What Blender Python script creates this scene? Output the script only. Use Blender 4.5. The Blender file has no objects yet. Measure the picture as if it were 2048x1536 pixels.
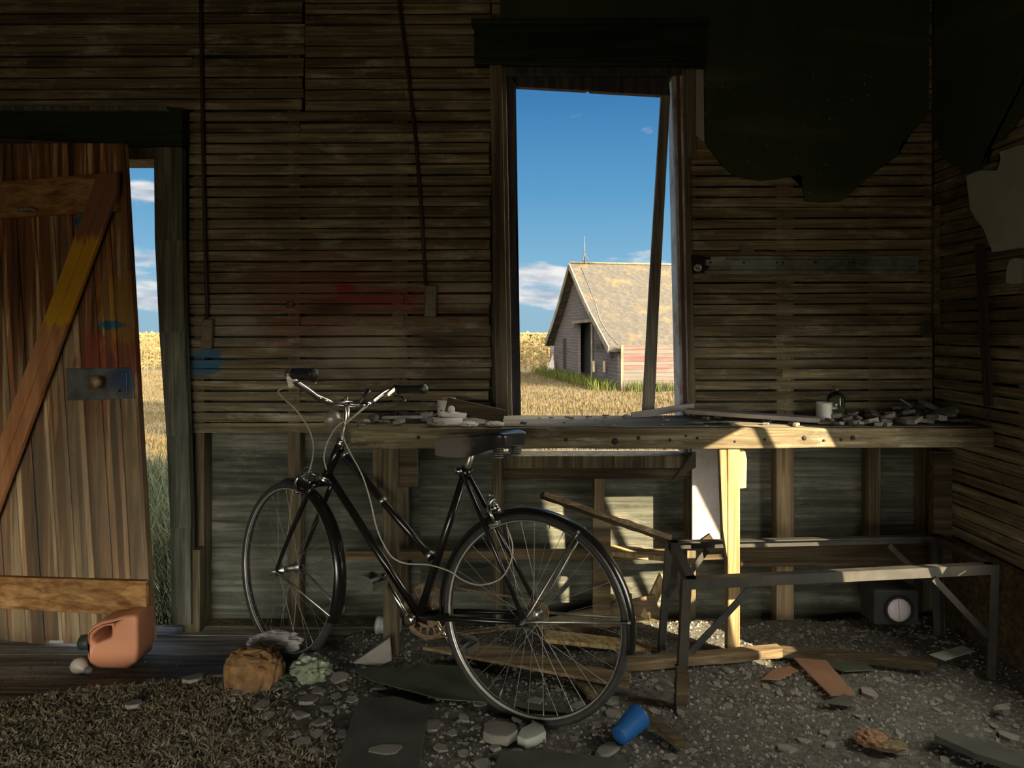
import bpy, bmesh, math, random
import numpy as np
from mathutils import Vector, Matrix, noise

sc = bpy.context.scene
C = bpy.data.collections.new('place'); sc.collection.children.link(C)
PI = math.pi
rnd = random.Random(7)

# ---------------------------------------------------------------- camera
F, CX, HY, EYE = 1365.0, 1060.0, 665.0, 1.25
cam = bpy.data.cameras.new('camera'); co = bpy.data.objects.new('camera', cam); C.objects.link(co)
cam.sensor_width = 36; cam.lens = 36*F/2048
cam.shift_x = -(CX-1024)/2048; cam.shift_y = -(768-HY)/2048
co.location = (0, 0, EYE); co.rotation_euler = (PI/2, 0, 0)
cam.clip_end = 2000; cam.clip_start = .02
sc.camera = co
sc.view_settings.view_transform = 'Standard'; sc.view_settings.look = 'None'
sc.view_settings.gamma = 1; sc.view_settings.exposure = 0
sc.view_settings.use_curve_mapping = False

# ---------------------------------------------------------------- sun and sky
SUN = Vector((-1.2, 1.0, -.62)).normalized()           # direction the light travels
sl = bpy.data.lights.new('sun', 'SUN'); sl.energy = 34.0; sl.color = (1, .80, .52); sl.angle = .009
so = bpy.data.objects.new('sun', sl); C.objects.link(so); so.rotation_euler = SUN.to_track_quat('-Z', 'Y').to_euler()
so.location = (6, -5, 5)

def world():
    w = bpy.data.worlds.new('sky'); sc.world = w; w.use_nodes = True
    nt = w.node_tree; N = nt.nodes; L = nt.links; N.clear()
    def nd(t, **k):
        n = N.new(t)
        for a, b in k.items(): setattr(n, a, b)
        return n
    def math_(op, a, b=None, c=None, clamp=False):
        n = nd('ShaderNodeMath', operation=op, use_clamp=clamp)
        for i, v in enumerate((a, b, c)):
            if v is None: continue
            if isinstance(v, (int, float)): n.inputs[i].default_value = v
            else: L.new(v, n.inputs[i])
        return n.outputs[0]
    def mix(f, a, b, mode='MIX'):
        n = nd('ShaderNodeMix', data_type='RGBA', blend_type=mode)
        for i, v in ((0, f), (6, a), (7, b)):
            if isinstance(v, (int, float)): n.inputs[i].default_value = v
            elif isinstance(v, tuple): n.inputs[i].default_value = (*v, 1)
            else: L.new(v, n.inputs[i])
        return n.outputs[2]
    tc = nd('ShaderNodeTexCoord'); V = tc.outputs['Generated']
    sep = nd('ShaderNodeSeparateXYZ'); L.new(V, sep.inputs[0]); z = sep.outputs[2]
    r = nd('ShaderNodeValToRGB'); L.new(z, r.inputs[0]); e = r.color_ramp.elements
    e[0].position = 0.0; e[0].color = (.30, .50, .63, 1)
    e[1].position = 1.0; e[1].color = (.03, .12, .34, 1)
    for p, c in ((.04, (.30, .51, .66)), (.10, (.22, .47, .68)), (.2, (.11, .34, .60)), (.33, (.048, .205, .46))):
        q = e.new(p); q.color = (*c, 1)
    # cloud puffs
    mp = nd('ShaderNodeMapping'); mp.inputs['Scale'].default_value = (9, 9, 30); mp.inputs['Location'].default_value = (.7, 2.2, .35); L.new(V, mp.inputs[0])
    n1 = nd('ShaderNodeTexNoise'); n1.inputs['Scale'].default_value = 1.0; n1.inputs['Detail'].default_value = 7; n1.inputs['Roughness'].default_value = .55; L.new(mp.outputs[0], n1.inputs['Vector'])
    lo = nd('ShaderNodeMapRange', interpolation_type='SMOOTHSTEP'); L.new(z, lo.inputs[0]); lo.inputs[1].default_value = .012; lo.inputs[2].default_value = .05
    hi = nd('ShaderNodeMapRange', interpolation_type='SMOOTHSTEP'); L.new(z, hi.inputs[0]); hi.inputs[1].default_value = .135; hi.inputs[2].default_value = .075
    band = math_('MULTIPLY', lo.outputs[0], hi.outputs[0])
    def blob(px, py, rx, ry):
        d = Vector(((px-CX)/F, 1, (HY-py)/F)).normalized()
        s = nd('ShaderNodeVectorMath', operation='SUBTRACT'); L.new(V, s.inputs[0]); s.inputs[1].default_value = d
        m = nd('ShaderNodeVectorMath', operation='DIVIDE'); L.new(s.outputs[0], m.inputs[0]); m.inputs[1].default_value = (rx, .4, ry)
        l = nd('ShaderNodeVectorMath', operation='LENGTH'); L.new(m.outputs[0], l.inputs[0])
        q = nd('ShaderNodeMapRange', interpolation_type='SMOOTHSTEP'); L.new(l.outputs['Value'], q.inputs[0]); q.inputs[1].default_value = 1; q.inputs[2].default_value = .15
        return q.outputs[0]
    mask = band
    for b, g in (((300, 384, .055, .016), .9), ((1292, 262, .022, .013), .62), ((270, 520, .1, .03), 1.0), ((1095, 565, .075, .02), 1.0)):
        mask = math_('MAXIMUM', mask, math_('MULTIPLY', blob(*b), g))
    t = math_('ADD', n1.outputs[0], math_('MULTIPLY', mask, .30))
    cm = nd('ShaderNodeMapRange', interpolation_type='SMOOTHSTEP'); L.new(t, cm.inputs[0]); cm.inputs[1].default_value = .65; cm.inputs[2].default_value = .82
    mp2 = nd('ShaderNodeMapping'); mp2.inputs['Scale'].default_value = (14, 14, 60); L.new(V, mp2.inputs[0])
    n2 = nd('ShaderNodeTexNoise'); n2.inputs['Detail'].default_value = 5; n2.inputs['Scale'].default_value = 1; L.new(mp2.outputs[0], n2.inputs['Vector'])
    cr = nd('ShaderNodeMapRange'); L.new(n2.outputs[0], cr.inputs[0]); cr.inputs[1].default_value = .35; cr.inputs[2].default_value = .6
    ccol = mix(cr.outputs[0], (.38, .46, .58), (.92, .91, .88))
    sky = mix(math_('MULTIPLY', cm.outputs[0], .95), r.outputs[0], ccol)
    # wide glow of the low sun's side of the sky
    dt = nd('ShaderNodeVectorMath', operation='DOT_PRODUCT'); L.new(V, dt.inputs[0]); dt.inputs[1].default_value = -SUN
    g = nd('ShaderNodeMapRange', interpolation_type='SMOOTHSTEP'); L.new(dt.outputs['Value'], g.inputs[0]); g.inputs[1].default_value = -.15; g.inputs[2].default_value = 1
    up = nd('ShaderNodeMapRange'); L.new(z, up.inputs[0]); up.inputs[1].default_value = -.02; up.inputs[2].default_value = .02
    gl = math_('MULTIPLY', math_('MULTIPLY', g.outputs[0], up.outputs[0]), GLOW)
    glow = mix(1.0, sky, mix(gl, (0, 0, 0), (1, .86, .62)), 'ADD')
    sc_ = nd('ShaderNodeVectorMath', operation='SCALE'); sc_.inputs[0].default_value = (1.0, .93, .76); L.new(gl, sc_.inputs['Scale'])
    ad = nd('ShaderNodeVectorMath', operation='ADD'); L.new(sky, ad.inputs[0]); L.new(sc_.outputs[0], ad.inputs[1])
    bg = nd('ShaderNodeBackground'); L.new(ad.outputs[0], bg.inputs[0]); out = nd('ShaderNodeOutputWorld'); L.new(bg.outputs[0], out.inputs[0])
GLOW = 21.0
world()

# ---------------------------------------------------------------- helpers
def W(px, py, Y): return Vector(((px-CX)*Y/F, Y, EYE-(py-HY)*Y/F))      # point at depth Y seen at (px, py)
def G(px, py, z=0.0):                                                    # point at height z seen at (px, py)
    Y = F*(EYE-z)/(py-HY); return Vector(((px-CX)*Y/F, Y, z))

class MB:
    def __init__(s): s.v = []; s.f = []; s.sm = []
    def add(s, vs, fs, smooth=False):
        o = len(s.v); s.v += [Vector(v) for v in vs]; s.f += [[i+o for i in f] for f in fs]; s.sm += [smooth]*len(fs); return s
    def box(s, x0, x1, y0, y1, z0, z1, shear=0.0, zr=0.0):
        vs = [(x+(zr-z)*shear, y, z) for x in (x0, x1) for y in (y0, y1) for z in (z0, z1)]
        return s.add(vs, [(0, 1, 3, 2), (4, 6, 7, 5), (0, 4, 5, 1), (2, 3, 7, 6), (0, 2, 6, 4), (1, 5, 7, 3)])
    def bar(s, p0, p1, w, h, up=(0, 0, 1), rough=0.0, seg=1, w1=None, h1=None):
        """a straight piece from p0 to p1: w across, h along up"""
        p0, p1 = Vector(p0), Vector(p1); d = (p1-p0).normalized(); u = Vector(up)
        u = (u-d*u.dot(d))
        if u.length < 1e-4: u = Vector((1, 0, 0))-d*d.x
        u.normalize(); r = d.cross(u)
        vs = []; fs = []
        for i in range(seg+1):
            t = i/seg; ww = w+(0 if w1 is None else (w1-w)*t); hh = h+(0 if h1 is None else (h1-h)*t)
            c = p0.lerp(p1, t)
            for a, b in ((-1, -1), (1, -1), (1, 1), (-1, 1)):
                vs.append(c+r*a*ww/2+u*b*hh/2+Vector([rnd.uniform(-rough, rough) for _ in range(3)]))
        for i in range(seg):
            for k in range(4):
                a = i*4+k; b = i*4+(k+1) % 4; fs.append((a, b, b+4, a+4))
        fs += [(3, 2, 1, 0), tuple(seg*4+k for k in range(4))]
        return s.add(vs, fs)
    def tube(s, pts, r, n=10, closed=False, cap=True, ry=None, r1=None):
        pts = [Vector(p) for p in pts]; m = len(pts); vs = []; fs = []
        t0 = (pts[1]-pts[0]).normalized(); u = t0.orthogonal().normalized()
        for i, p in enumerate(pts):
            if closed: t = (pts[(i+1) % m]-pts[i-1]).normalized()
            elif i == 0: t = t0
            elif i == m-1: t = (pts[i]-pts[i-1]).normalized()
            else: t = (pts[i+1]-pts[i-1]).normalized()
            u = (u-t*u.dot(t)).normalized(); b = t.cross(u)
            rr = r[i] if isinstance(r, (list, tuple)) else (r if r1 is None else r+(r1-r)*i/(m-1))
            for k in range(n):
                a = 2*PI*k/n; vs.append(p+u*math.cos(a)*rr+b*math.sin(a)*(rr if ry is None else ry))
        for i in range(m if closed else m-1):
            for k in range(n):
                j = (i+1) % m
                fs.append((i*n+k, i*n+(k+1) % n, j*n+(k+1) % n, j*n+k))
        s.add(vs, fs, True)
        if cap and not closed:
            o = len(s.v)-m*n
            s.f += [[o+k for k in reversed(range(n))], [o+(m-1)*n+k for k in range(n)]]; s.sm += [False]*2
        return s
    def lathe(s, prof, o, ax, n=20, ref=None, cap=True):
        """prof: list of (radius, along)"""
        o = Vector(o); ax = Vector(ax).normalized(); u = (Vector(ref) if ref else ax.orthogonal()).normalized(); b = ax.cross(u)
        vs = []; fs = []
        for (r, h) in prof:
            for k in range(n):
                a = 2*PI*k/n; vs.append(o+ax*h+(u*math.cos(a)+b*math.sin(a))*r)
        for i in range(len(prof)-1):
            for k in range(n): fs.append((i*n+k, i*n+(k+1) % n, (i+1)*n+(k+1) % n, (i+1)*n+k))
        s.add(vs, fs, True)
        oo = len(s.v)-len(prof)*n
        if not cap: return s
        if prof[0][0] > 1e-5: s.f.append([oo+k for k in reversed(range(n))]); s.sm.append(False)
        if prof[-1][0] > 1e-5: s.f.append([oo+(len(prof)-1)*n+k for k in range(n)]); s.sm.append(False)
        return s
    def prism(s, poly, ext, holes=()):
        """poly: 3D points of a flat outline, ext: extrusion vector"""
        bm = bmesh.new(); loops = []
        for lp in (poly, *holes):
            vv = [bm.verts.new(p) for p in lp]; loops.append(vv)
            for i in range(len(vv)): bm.edges.new((vv[i-1], vv[i]))
        if holes: bmesh.ops.triangle_fill(bm, use_beauty=True, use_dissolve=False, edges=bm.edges[:])
        else:
            f = bm.faces.new(loops[0])
            if len(poly) > 4: bmesh.ops.triangulate(bm, faces=[f])
        bmesh.ops.recalc_face_normals(bm, faces=bm.faces[:])
        r = bmesh.ops.extrude_face_region(bm, geom=bm.faces[:])
        # keep the first cap as well
        ev = [g for g in r['geom'] if isinstance(g, bmesh.types.BMVert)]
        bmesh.ops.translate(bm, verts=ev, vec=Vector(ext))
        bmesh.ops.recalc_face_normals(bm, faces=bm.faces[:])
        bm.verts.index_update()
        s.add([v.co.copy() for v in bm.verts], [[v.index for v in f.verts] for f in bm.faces]); bm.free(); return s
    def build(s, name, mat, parent=None, loc=None, bevel=0, weld=False):
        """parent: a root made by thing(); the mesh keeps world coordinates"""
        off = Vector(loc) if loc is not None else Vector((0, 0, 0))
        me = bpy.data.meshes.new(name); me.from_pydata([tuple(v-off) for v in s.v], [], s.f)
        me.polygons.foreach_set('use_smooth', s.sm); me.update()
        if isinstance(mat, (list, tuple)):
            for m in mat: me.materials.append(m)
        else: me.materials.append(mat)
        o = bpy.data.objects.new(name, me); C.objects.link(o)
        if parent is not None: adopt(o, parent)
        elif loc is not None: o.location = loc
        bm = bmesh.new(); bm.from_mesh(me); bmesh.ops.recalc_face_normals(bm, faces=bm.faces[:]); bm.to_mesh(me); bm.free()
        if bevel:
            m = o.modifiers.new('edge', 'BEVEL'); m.width = bevel; m.segments = 2; m.limit_method = 'ANGLE'; m.angle_limit = .7
        return o
WM = {}                                                                 # rest matrices of the roots
def adopt(o, parent):
    o.parent = parent; o.matrix_parent_inverse = WM.get(parent.name, Matrix()).inverted()
def tag(o, label=None, cat=None, group=None, kind=None):
    if label: o['label'] = label
    if cat: o['category'] = cat
    if group: o['group'] = group
    if kind: o['kind'] = kind
    return o
def thing(name, loc, label=None, cat=None, group=None, kind=None):
    o = bpy.data.objects.new(name, None); C.objects.link(o); o.location = loc; o.empty_display_size = .1
    WM[o.name] = Matrix.Translation(Vector(loc)); return tag(o, label, cat, group, kind)
def struct(o): o['kind'] = 'structure'; return o
def arr_mesh(name, V, faces, mat, smooth=False):
    me = bpy.data.meshes.new(name); V = np.asarray(V, dtype=np.float32); Fc = np.asarray(faces, dtype=np.int32)
    me.vertices.add(len(V)); me.vertices.foreach_set('co', V.ravel())
    k = Fc.shape[1]; me.loops.add(Fc.size); me.loops.foreach_set('vertex_index', Fc.ravel())
    me.polygons.add(len(Fc)); me.polygons.foreach_set('loop_start', np.arange(0, Fc.size, k, dtype=np.int32))
    me.polygons.foreach_set('use_smooth', np.full(len(Fc), smooth)); me.update(calc_edges=True); me.validate()
    me.materials.append(mat); o = bpy.data.objects.new(name, me); C.objects.link(o); return o

# ---------------------------------------------------------------- materials
class NT:
    def __init__(s, name):
        s.m = bpy.data.materials.new(name); s.m.use_nodes = True; s.t = s.m.node_tree; s.b = s.t.nodes['Principled BSDF']
    def nd(s, t, **k):
        n = s.t.nodes.new(t)
        for a, b in k.items(): setattr(n, a, b)
        return n
    def put(s, sock, v):
        if isinstance(v, (int, float)): sock.default_value = v
        elif isinstance(v, (tuple, list)): sock.default_value = (*v, 1) if len(v) == 3 and len(sock.default_value) == 4 else v
        else: s.t.links.new(v, sock)
    def mix(s, f, a, b, mode='MIX'):
        n = s.nd('ShaderNodeMix', data_type='RGBA', blend_type=mode); s.put(n.inputs[0], f); s.put(n.inputs[6], a); s.put(n.inputs[7], b); return n.outputs[2]
    def ma(s, op, a, b=0.0, clamp=False):
        n = s.nd('ShaderNodeMath', operation=op, use_clamp=clamp); s.put(n.inputs[0], a); s.put(n.inputs[1], b); return n.outputs[0]
    def rng(s, v, a, b, c=0.0, d=1.0):
        n = s.nd('ShaderNodeMapRange'); s.put(n.inputs[0], v); s.put(n.inputs[1], a); s.put(n.inputs[2], b); s.put(n.inputs[3], c); s.put(n.inputs[4], d); return n.outputs[0]
    def coord(s, scale=(1, 1, 1), rot=(0, 0, 0), loc=(0, 0, 0)):
        tc = s.nd('ShaderNodeTexCoord'); mp = s.nd('ShaderNodeMapping'); s.put(mp.inputs[0], tc.outputs['Object'])
        mp.inputs['Scale'].default_value = scale; mp.inputs['Rotation'].default_value = rot; mp.inputs['Location'].default_value = loc
        return mp.outputs[0]
    def noise(s, vec, scale=5, det=5, rough=.55, dist=0):
        n = s.nd('ShaderNodeTexNoise'); s.put(n.inputs['Vector'], vec); n.inputs['Scale'].default_value = scale; n.inputs['Detail'].default_value = det
        n.inputs['Roughness'].default_value = rough; n.inputs['Distortion'].default_value = dist; return n.outputs[0]
    def bump(s, h, st=.3, d=.01):
        n = s.nd('ShaderNodeBump'); n.inputs['Strength'].default_value = st; n.inputs['Distance'].default_value = d; s.put(n.inputs['Height'], h)
        s.put(s.b.inputs['Normal'], n.outputs[0])
    def island(s): return s.nd('ShaderNodeNewGeometry').outputs['Random Per Island']

def plasterm(name, a, b, sp):
    n = NT(name); v = n.noise(n.coord(), 4, 6); c = n.mix(n.rng(v, .3, .7), a, b)
    c = n.mix(n.ma('MULTIPLY', n.rng(n.noise(n.coord(), 70, 3), .66, .70), n.rng(n.noise(n.coord(loc=(4, 4, 4)), 2.5, 2), .5, .6), True), c, sp)
    c = n.mix(n.rng(n.noise(n.coord((1, 1, 7), loc=(1, 5, 9)), 1.2, 5), .55, .68, 0, .6), c, tuple(x*2.2 for x in b))
    n.put(n.b.inputs['Base Color'], c); n.b.inputs['Roughness'].default_value = .6; n.bump(n.noise(n.coord(), 9, 8), .3, .006); return n.m
def plain(name, col, rough=.6, metal=0, var=.15, sc_=20, bump=0, spec=.5, col2=None, t0=.45, t1=.65):
    n = NT(name); v = n.noise(n.coord(), sc_, 5)
    c = n.mix(n.rng(v, .3, .7), tuple(x*(1-var) for x in col), tuple(min(1, x*(1+var)) for x in col))
    if col2: c = n.mix(n.rng(n.noise(n.coord(loc=(3, 1, 2)), sc_*.35, 8, .7), t0, t1), c, col2)
    n.put(n.b.inputs['Base Color'], c); n.b.inputs['Roughness'].default_value = rough; n.b.inputs['Metallic'].default_value = metal
    n.b.inputs['Specular IOR Level'].default_value = spec
    if bump: n.bump(v, bump, .005)
    return n.m
def wood(name, dark, mid, light, axis='X', rough=.85, isl=.35, grain=1.0, paints=(), bump=.5, scuff=0):
    n = NT(name); s = {'X': (1.6, 38, 38), 'Y': (38, 1.6, 38), 'Z': (38, 38, 1.6)}[axis]
    s = tuple(a*grain for a in s); isv = n.island()
    tc = n.nd('ShaderNodeTexCoord'); cv = n.nd('ShaderNodeVectorMath', operation='SCALE'); cv.inputs[0].default_value = (3.1, 5.7, 7.3); n.put(cv.inputs['Scale'], isv)
    ad = n.nd('ShaderNodeVectorMath', operation='ADD'); n.put(ad.inputs[0], tc.outputs['Object']); n.put(ad.inputs[1], cv.outputs[0])
    mp = n.nd('ShaderNodeMapping'); n.put(mp.inputs[0], ad.outputs[0]); mp.inputs['Scale'].default_value = s
    g = n.noise(mp.outputs[0], 1.0, 6, .6, .6)
    mp2 = n.nd('ShaderNodeMapping'); n.put(mp2.inputs[0], ad.outputs[0]); mp2.inputs['Scale'].default_value = tuple(a*3 for a in s)
    fine = n.noise(mp2.outputs[0], 1.0, 4, .6)
    r = n.nd('ShaderNodeValToRGB'); n.put(r.inputs[0], g); e = r.color_ramp.elements
    e[0].position = .34; e[0].color = (*dark, 1); e[1].position = .66; e[1].color = (*light, 1); q = e.new(.5); q.color = (*mid, 1)
    c = n.mix(n.rng(fine, .3, .6, .55, 0), r.outputs[0], dark)
    big = n.noise(n.coord(loc=(1, 2, 3)), 2.3, 4)
    c = n.mix(1.0, c, n.mix(n.rng(big, .3, .7), (.68, .68, .66), (1.2, 1.18, 1.12)), 'MULTIPLY')
    if scuff:
        sf = n.noise(n.coord((5, 5, 14), loc=(2, 7, 5)), 1, 9, .72); sg_ = n.ma('MULTIPLY', n.rng(sf, .52, .66, 0, scuff), n.rng(fine, .40, .55, .25, 1), True); c = n.mix(sg_, c, (.42, .38, .30))
        c = n.mix(n.rng(n.noise(n.coord((3, 3, 9), loc=(9, 2, 5)), 1, 8, .7), .56, .66, 0, .6), c, dark)
    iv = n.rng(isv, 0, 1, 1-isl, 1+isl); cc = n.nd('ShaderNodeCombineColor')
    for k in range(3): n.put(cc.inputs[k], iv)
    c = n.mix(1.0, c, cc.outputs[0], 'MULTIPLY')
    for (px, pz, rx, rz, col, st, edge) in paints:
        d = n.nd('ShaderNodeVectorMath', operation='SUBTRACT'); n.put(d.inputs[0], tc.outputs['Object']); d.inputs[1].default_value = (px, 0, pz)
        dv = n.nd('ShaderNodeVectorMath', operation='MULTIPLY'); n.put(dv.inputs[0], d.outputs[0]); dv.inputs[1].default_value = (1/rx, 0, 1/rz)
        le = n.nd('ShaderNodeVectorMath', operation='LENGTH'); n.put(le.inputs[0], dv.outputs[0])
        w = n.ma('ADD', le.outputs['Value'], n.rng(n.noise(n.coord((9, 9, 30), loc=(px, 0, pz)), 1, 6, .7), .3, .7, -.5, .5))
        n_ = n.rng(w, 1+edge, 1-edge); c = n.mix(n.ma('MULTIPLY', n_, st, True), c, col)
    n.put(n.b.inputs['Base Color'], c); n.b.inputs['Roughness'].default_value = rough; n.b.inputs['Specular IOR Level'].default_value = .25
    n.bump(n.ma('ADD', g, n.ma('MULTIPLY', fine, .5)), bump, .004)
    return n.m

M = {}
red = (.16, .035, .022)
M['lath'] = wood('weathered_lath', (.07, .057, .034), (.18, .15, .095), (.30, .26, .175), 'X', isl=.25, scuff=.7, paints=[
    (-.95, 1.42, .30, .16, (.20, .06, .035), .55, .5), (-.60, 1.40, .26, .045, (.22, .03, .02), .75, .3), (-.83, 1.445, .05, .03, (.25, .02, .02), .9, .2),
    (-.75, 1.26, .5, .16, (.15, .06, .04), .4, .6), (-1.44, 1.12, .09, .055, (.03, .11, .19), .95, .12), (-.42, 1.20, .13, .04, (.025, .018, .012), .8, .5),
    (-.75, 1.17, .22, .1, (.36, .31, .24), .5, .5), (-.90, 1.36, .10, .03, (.03, .02, .014), .7, .5), (-1.3, 1.3, .10, .10, (.30, .29, .24), .4, .5),
    (-.3, 1.42, .16, .05, (.36, .32, .26), .5, .5)])
M['lath_side'] = wood('weathered_lath_side', (.055, .045, .026), (.15, .122, .072), (.25, .21, .13), 'Y', isl=.3, scuff=.5)
M['sheath'] = wood('grey_sheathing', (.036, .040, .033), (.092, .098, .082), (.16, .168, .142), 'X', isl=.2, grain=.7, scuff=.25)
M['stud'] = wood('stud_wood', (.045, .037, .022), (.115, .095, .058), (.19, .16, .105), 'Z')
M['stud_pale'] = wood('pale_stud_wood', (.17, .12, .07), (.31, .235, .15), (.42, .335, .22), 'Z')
M['casing'] = wood('window_casing_wood', (.07, .058, .04), (.165, .14, .10), (.26, .225, .165), 'Z')
M['jamb'] = wood('grey_green_jamb', (.045, .05, .04), (.12, .125, .10), (.21, .205, .17), 'Z', isl=.15)
M['darktrim'] = wood('dark_green_trim', (.008, .014, .008), (.020, .030, .018), (.04, .05, .034), 'X', rough=.5)
M['sash'] = wood('sash_wood', (.035, .03, .04), (.075, .068, .08), (.13, .12, .13), 'Z')
M['sash_pale'] = wood('sash_stile_wood', (.09, .085, .075), (.2, .185, .16), (.32, .29, .25), 'Z')
M['white_strip'] = plain('worn_white_paint', (.5, .53, .56), .6, col2=(.2, .17, .13))
M['red_strip'] = plain('worn_red_brown_paint', (.12, .05, .035), .6)
M['plaster'] = plasterm('dark_green_plaster', (.022, .034, .016), (.036, .044, .022), (.30, .36, .16))
M['plaster_grey'] = plain('pale_grey_plaster', (.30, .32, .28), .85, var=.15, sc_=4, bump=.2)
M['plaster_edge'] = plain('plaster_chip', (.175, .165, .145), .9, var=.3, sc_=9, bump=.4)
M['floor'] = wood('grey_floorboards', (.08, .08, .075), (.27, .265, .25), (.44, .43, .42), 'X', isl=.3)
M['beam'] = wood('bench_beam_wood', (.055, .045, .025), (.14, .115, .07), (.26, .215, .14), 'X', isl=.1, scuff=.5)
M['bench'] = wood('bench_board_wood', (.08, .07, .05), (.20, .18, .13), (.32, .29, .23), 'X')
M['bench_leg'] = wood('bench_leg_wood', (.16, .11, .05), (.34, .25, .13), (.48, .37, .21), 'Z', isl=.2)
M['dark_wood'] = wood('dark_board', (.025, .018, .010), (.06, .045, .026), (.11, .085, .05), 'X')
M['mid_wood'] = wood('brown_board', (.07, .05, .028), (.16, .12, .07), (.25, .19, .12), 'X')
M['panel'] = plain('pale_panel', (.33, .31, .32), .8, var=.15, sc_=6, col2=(.22, .17, .13))
M['black_iron'] = plain('dark_painted_iron', (.020, .020, .017), .6, .1, .4, 15, .2, col2=(.045, .038, .028))
M['galv'] = plain('grey_steel_strip', (.24, .28, .27), .5, .1, .3, 12, .1, col2=(.05, .05, .04))
M['black_paint'] = plain('black_enamel', (.010, .009, .008), .22, 0, .3, 30, 0, .6, col2=(.05, .03, .018), t0=.62, t1=.75)
M['chrome'] = plain('tarnished_chrome', (.55, .55, .52), .22, 1, .15, 40, .05, col2=(.30, .25, .19), t0=.6, t1=.8)
M['alloy'] = plain('dull_alloy', (.42, .42, .38), .4, 1, .2, 40, .1, col2=(.2, .16, .11), t0=.6, t1=.8)
M['rim'] = plain('steel_rim', (.50, .48, .44), .35, .45, .1, 30, 0, col2=(.42, .30, .2), t0=.55, t1=.8)
M['rusty'] = plain('rusty_steel', (.28, .20, .12), .6, .7, .3, 50, .2, col2=(.14, .08, .04))
M['rubber'] = plain('old_rubber', (.022, .022, .022), .75, 0, .4, 30, .2)
M['gum'] = plain('brown_tyre_wall', (.045, .036, .03), .7, 0, .3, 30, .1)
M['grip'] = plain('black_grip', (.015, .017, .018), .35, 0, .3, 30, .1)
M['housing'] = plain('grey_cable_housing', (.40, .38, .31), .5, 0, .15, 60)
M['leather'] = plain('saddle_vinyl', (.03, .03, .03), .3, 0, .4, 14, .1, col2=(.17, .14, .12), t0=.42, t1=.6)
M['spoke'] = plain('spoke_steel', (.26, .27, .24), .45, .8, .1, 30)
def leatherm():
    n = NT('worn_saddle'); tc = n.nd('ShaderNodeTexCoord'); sp = n.nd('ShaderNodeSeparateXYZ'); n.put(sp.inputs[0], tc.outputs['Object'])
    w = n.ma('ADD', sp.outputs[0], n.rng(n.noise(n.coord(), 22, 5), .3, .7, -.03, .03)); c = n.mix(n.rng(w, -.185, -.235), (.016, .018, .02), (.15, .135, .12))
    n.put(n.b.inputs['Base Color'], c); n.b.inputs['Roughness'].default_value = .3; n.bump(n.noise(n.coord(), 60, 3), .15, .002); return n.m
M['leather'] = leatherm()
M['orange_plastic'] = plain('salmon_orange_plastic', (.58, .25, .14), .45, 0, .08, 6, 0)
M['pedal'] = plain('dull_pedal_steel', (.16, .17, .15), .45, .6, .2, 30)
M['lamp_grey'] = plain('tarnished_lamp_shell', (.34, .32, .27), .4, .4, .2, 20)
M['orange_neck'] = plain('orange_neck_plastic', (.75, .16, .05), .4, 0, .05)
M['cap_green'] = plain('dark_green_cap', (.02, .035, .03), .5)
M['blue_plastic'] = plain('blue_plastic', (.012, .085, .27), .4, 0, .1)
M['bulb'] = plain('frosted_bulb', (.55, .48, .42), .25, 0, .05)
M['cable'] = plain('dark_brown_cable', (.030, .018, .012), .6)
M['outlet'] = plain('brown_outlet', (.11, .085, .045), .5, 0, .2, 40)
M['paper_bag'] = plain('brown_paper', (.16, .085, .03), .8, 0, .5, 25, .5)
M['white_bag'] = plain('grey_plastic_film', (.42, .41, .42), .4, 0, .2, 8, .1)
M['green_bag'] = plain('green_grey_plastic', (.16, .19, .13), .4, 0, .3, 8, .1)
M['cardboard'] = plain('brown_card', (.19, .10, .055), .8, 0, .15, 8)
M['lino'] = plain('dark_linoleum', (.050, .052, .043), .7, 0, .4, 7, .3)
M['lino_green'] = plain('green_black_linoleum', (.035, .045, .028), .6, 0, .4, 6, .2)
M['lens'] = plain('white_lens', (.62, .56, .60), .3, 0, .04)
M['dark'] = plain('black_void', (.006, .007, .006), .8)
M['white_cup'] = plain('white_enamel', (.55, .56, .52), .5, 0, .1, 10, 0, col2=(.15, .12, .09), t0=.62, t1=.75)
M['foam'] = plain('white_foam', (.55, .53, .50), .8, 0, .15, 20, .3)
def glassm():
    n = NT('old_glass'); n.b.inputs['Transmission Weight'].default_value = 1; n.b.inputs['Roughness'].default_value = .05
    n.b.inputs['Base Color'].default_value = (.55, .65, .58, 1); return n.m
M['glass'] = glassm()
def dirtm():
    n = NT('dirt_and_plaster_dust'); a = n.noise(n.coord(), 7, 8, .7); b = n.noise(n.coord(loc=(5, 5, 5)), 60, 5, .7)
    c = n.mix(n.rng(a, .35, .65), (.036, .035, .028), (.092, .090, .074)); c = n.mix(n.rng(b, .45, .7), c, (.15, .147, .128))
    n.put(n.b.inputs['Base Color'], c); n.b.inputs['Roughness'].default_value = .95; n.bump(n.ma('ADD', b, a), .9, .012); return n.m
M['dirt'] = dirtm()
def carpetm():
    n = NT('matted_shag_pile'); a = n.noise(n.coord(), 5, 5, .6); i = n.island()
    c = n.mix(n.rng(a, .3, .7), (.25, .215, .13), (.36, .33, .24)); c = n.mix(n.rng(i, 0, 1), c, (.10, .085, .045))
    n.put(n.b.inputs['Base Color'], c); n.b.inputs['Roughness'].default_value = .95; return n.m
M['carpet'] = carpetm()
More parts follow.
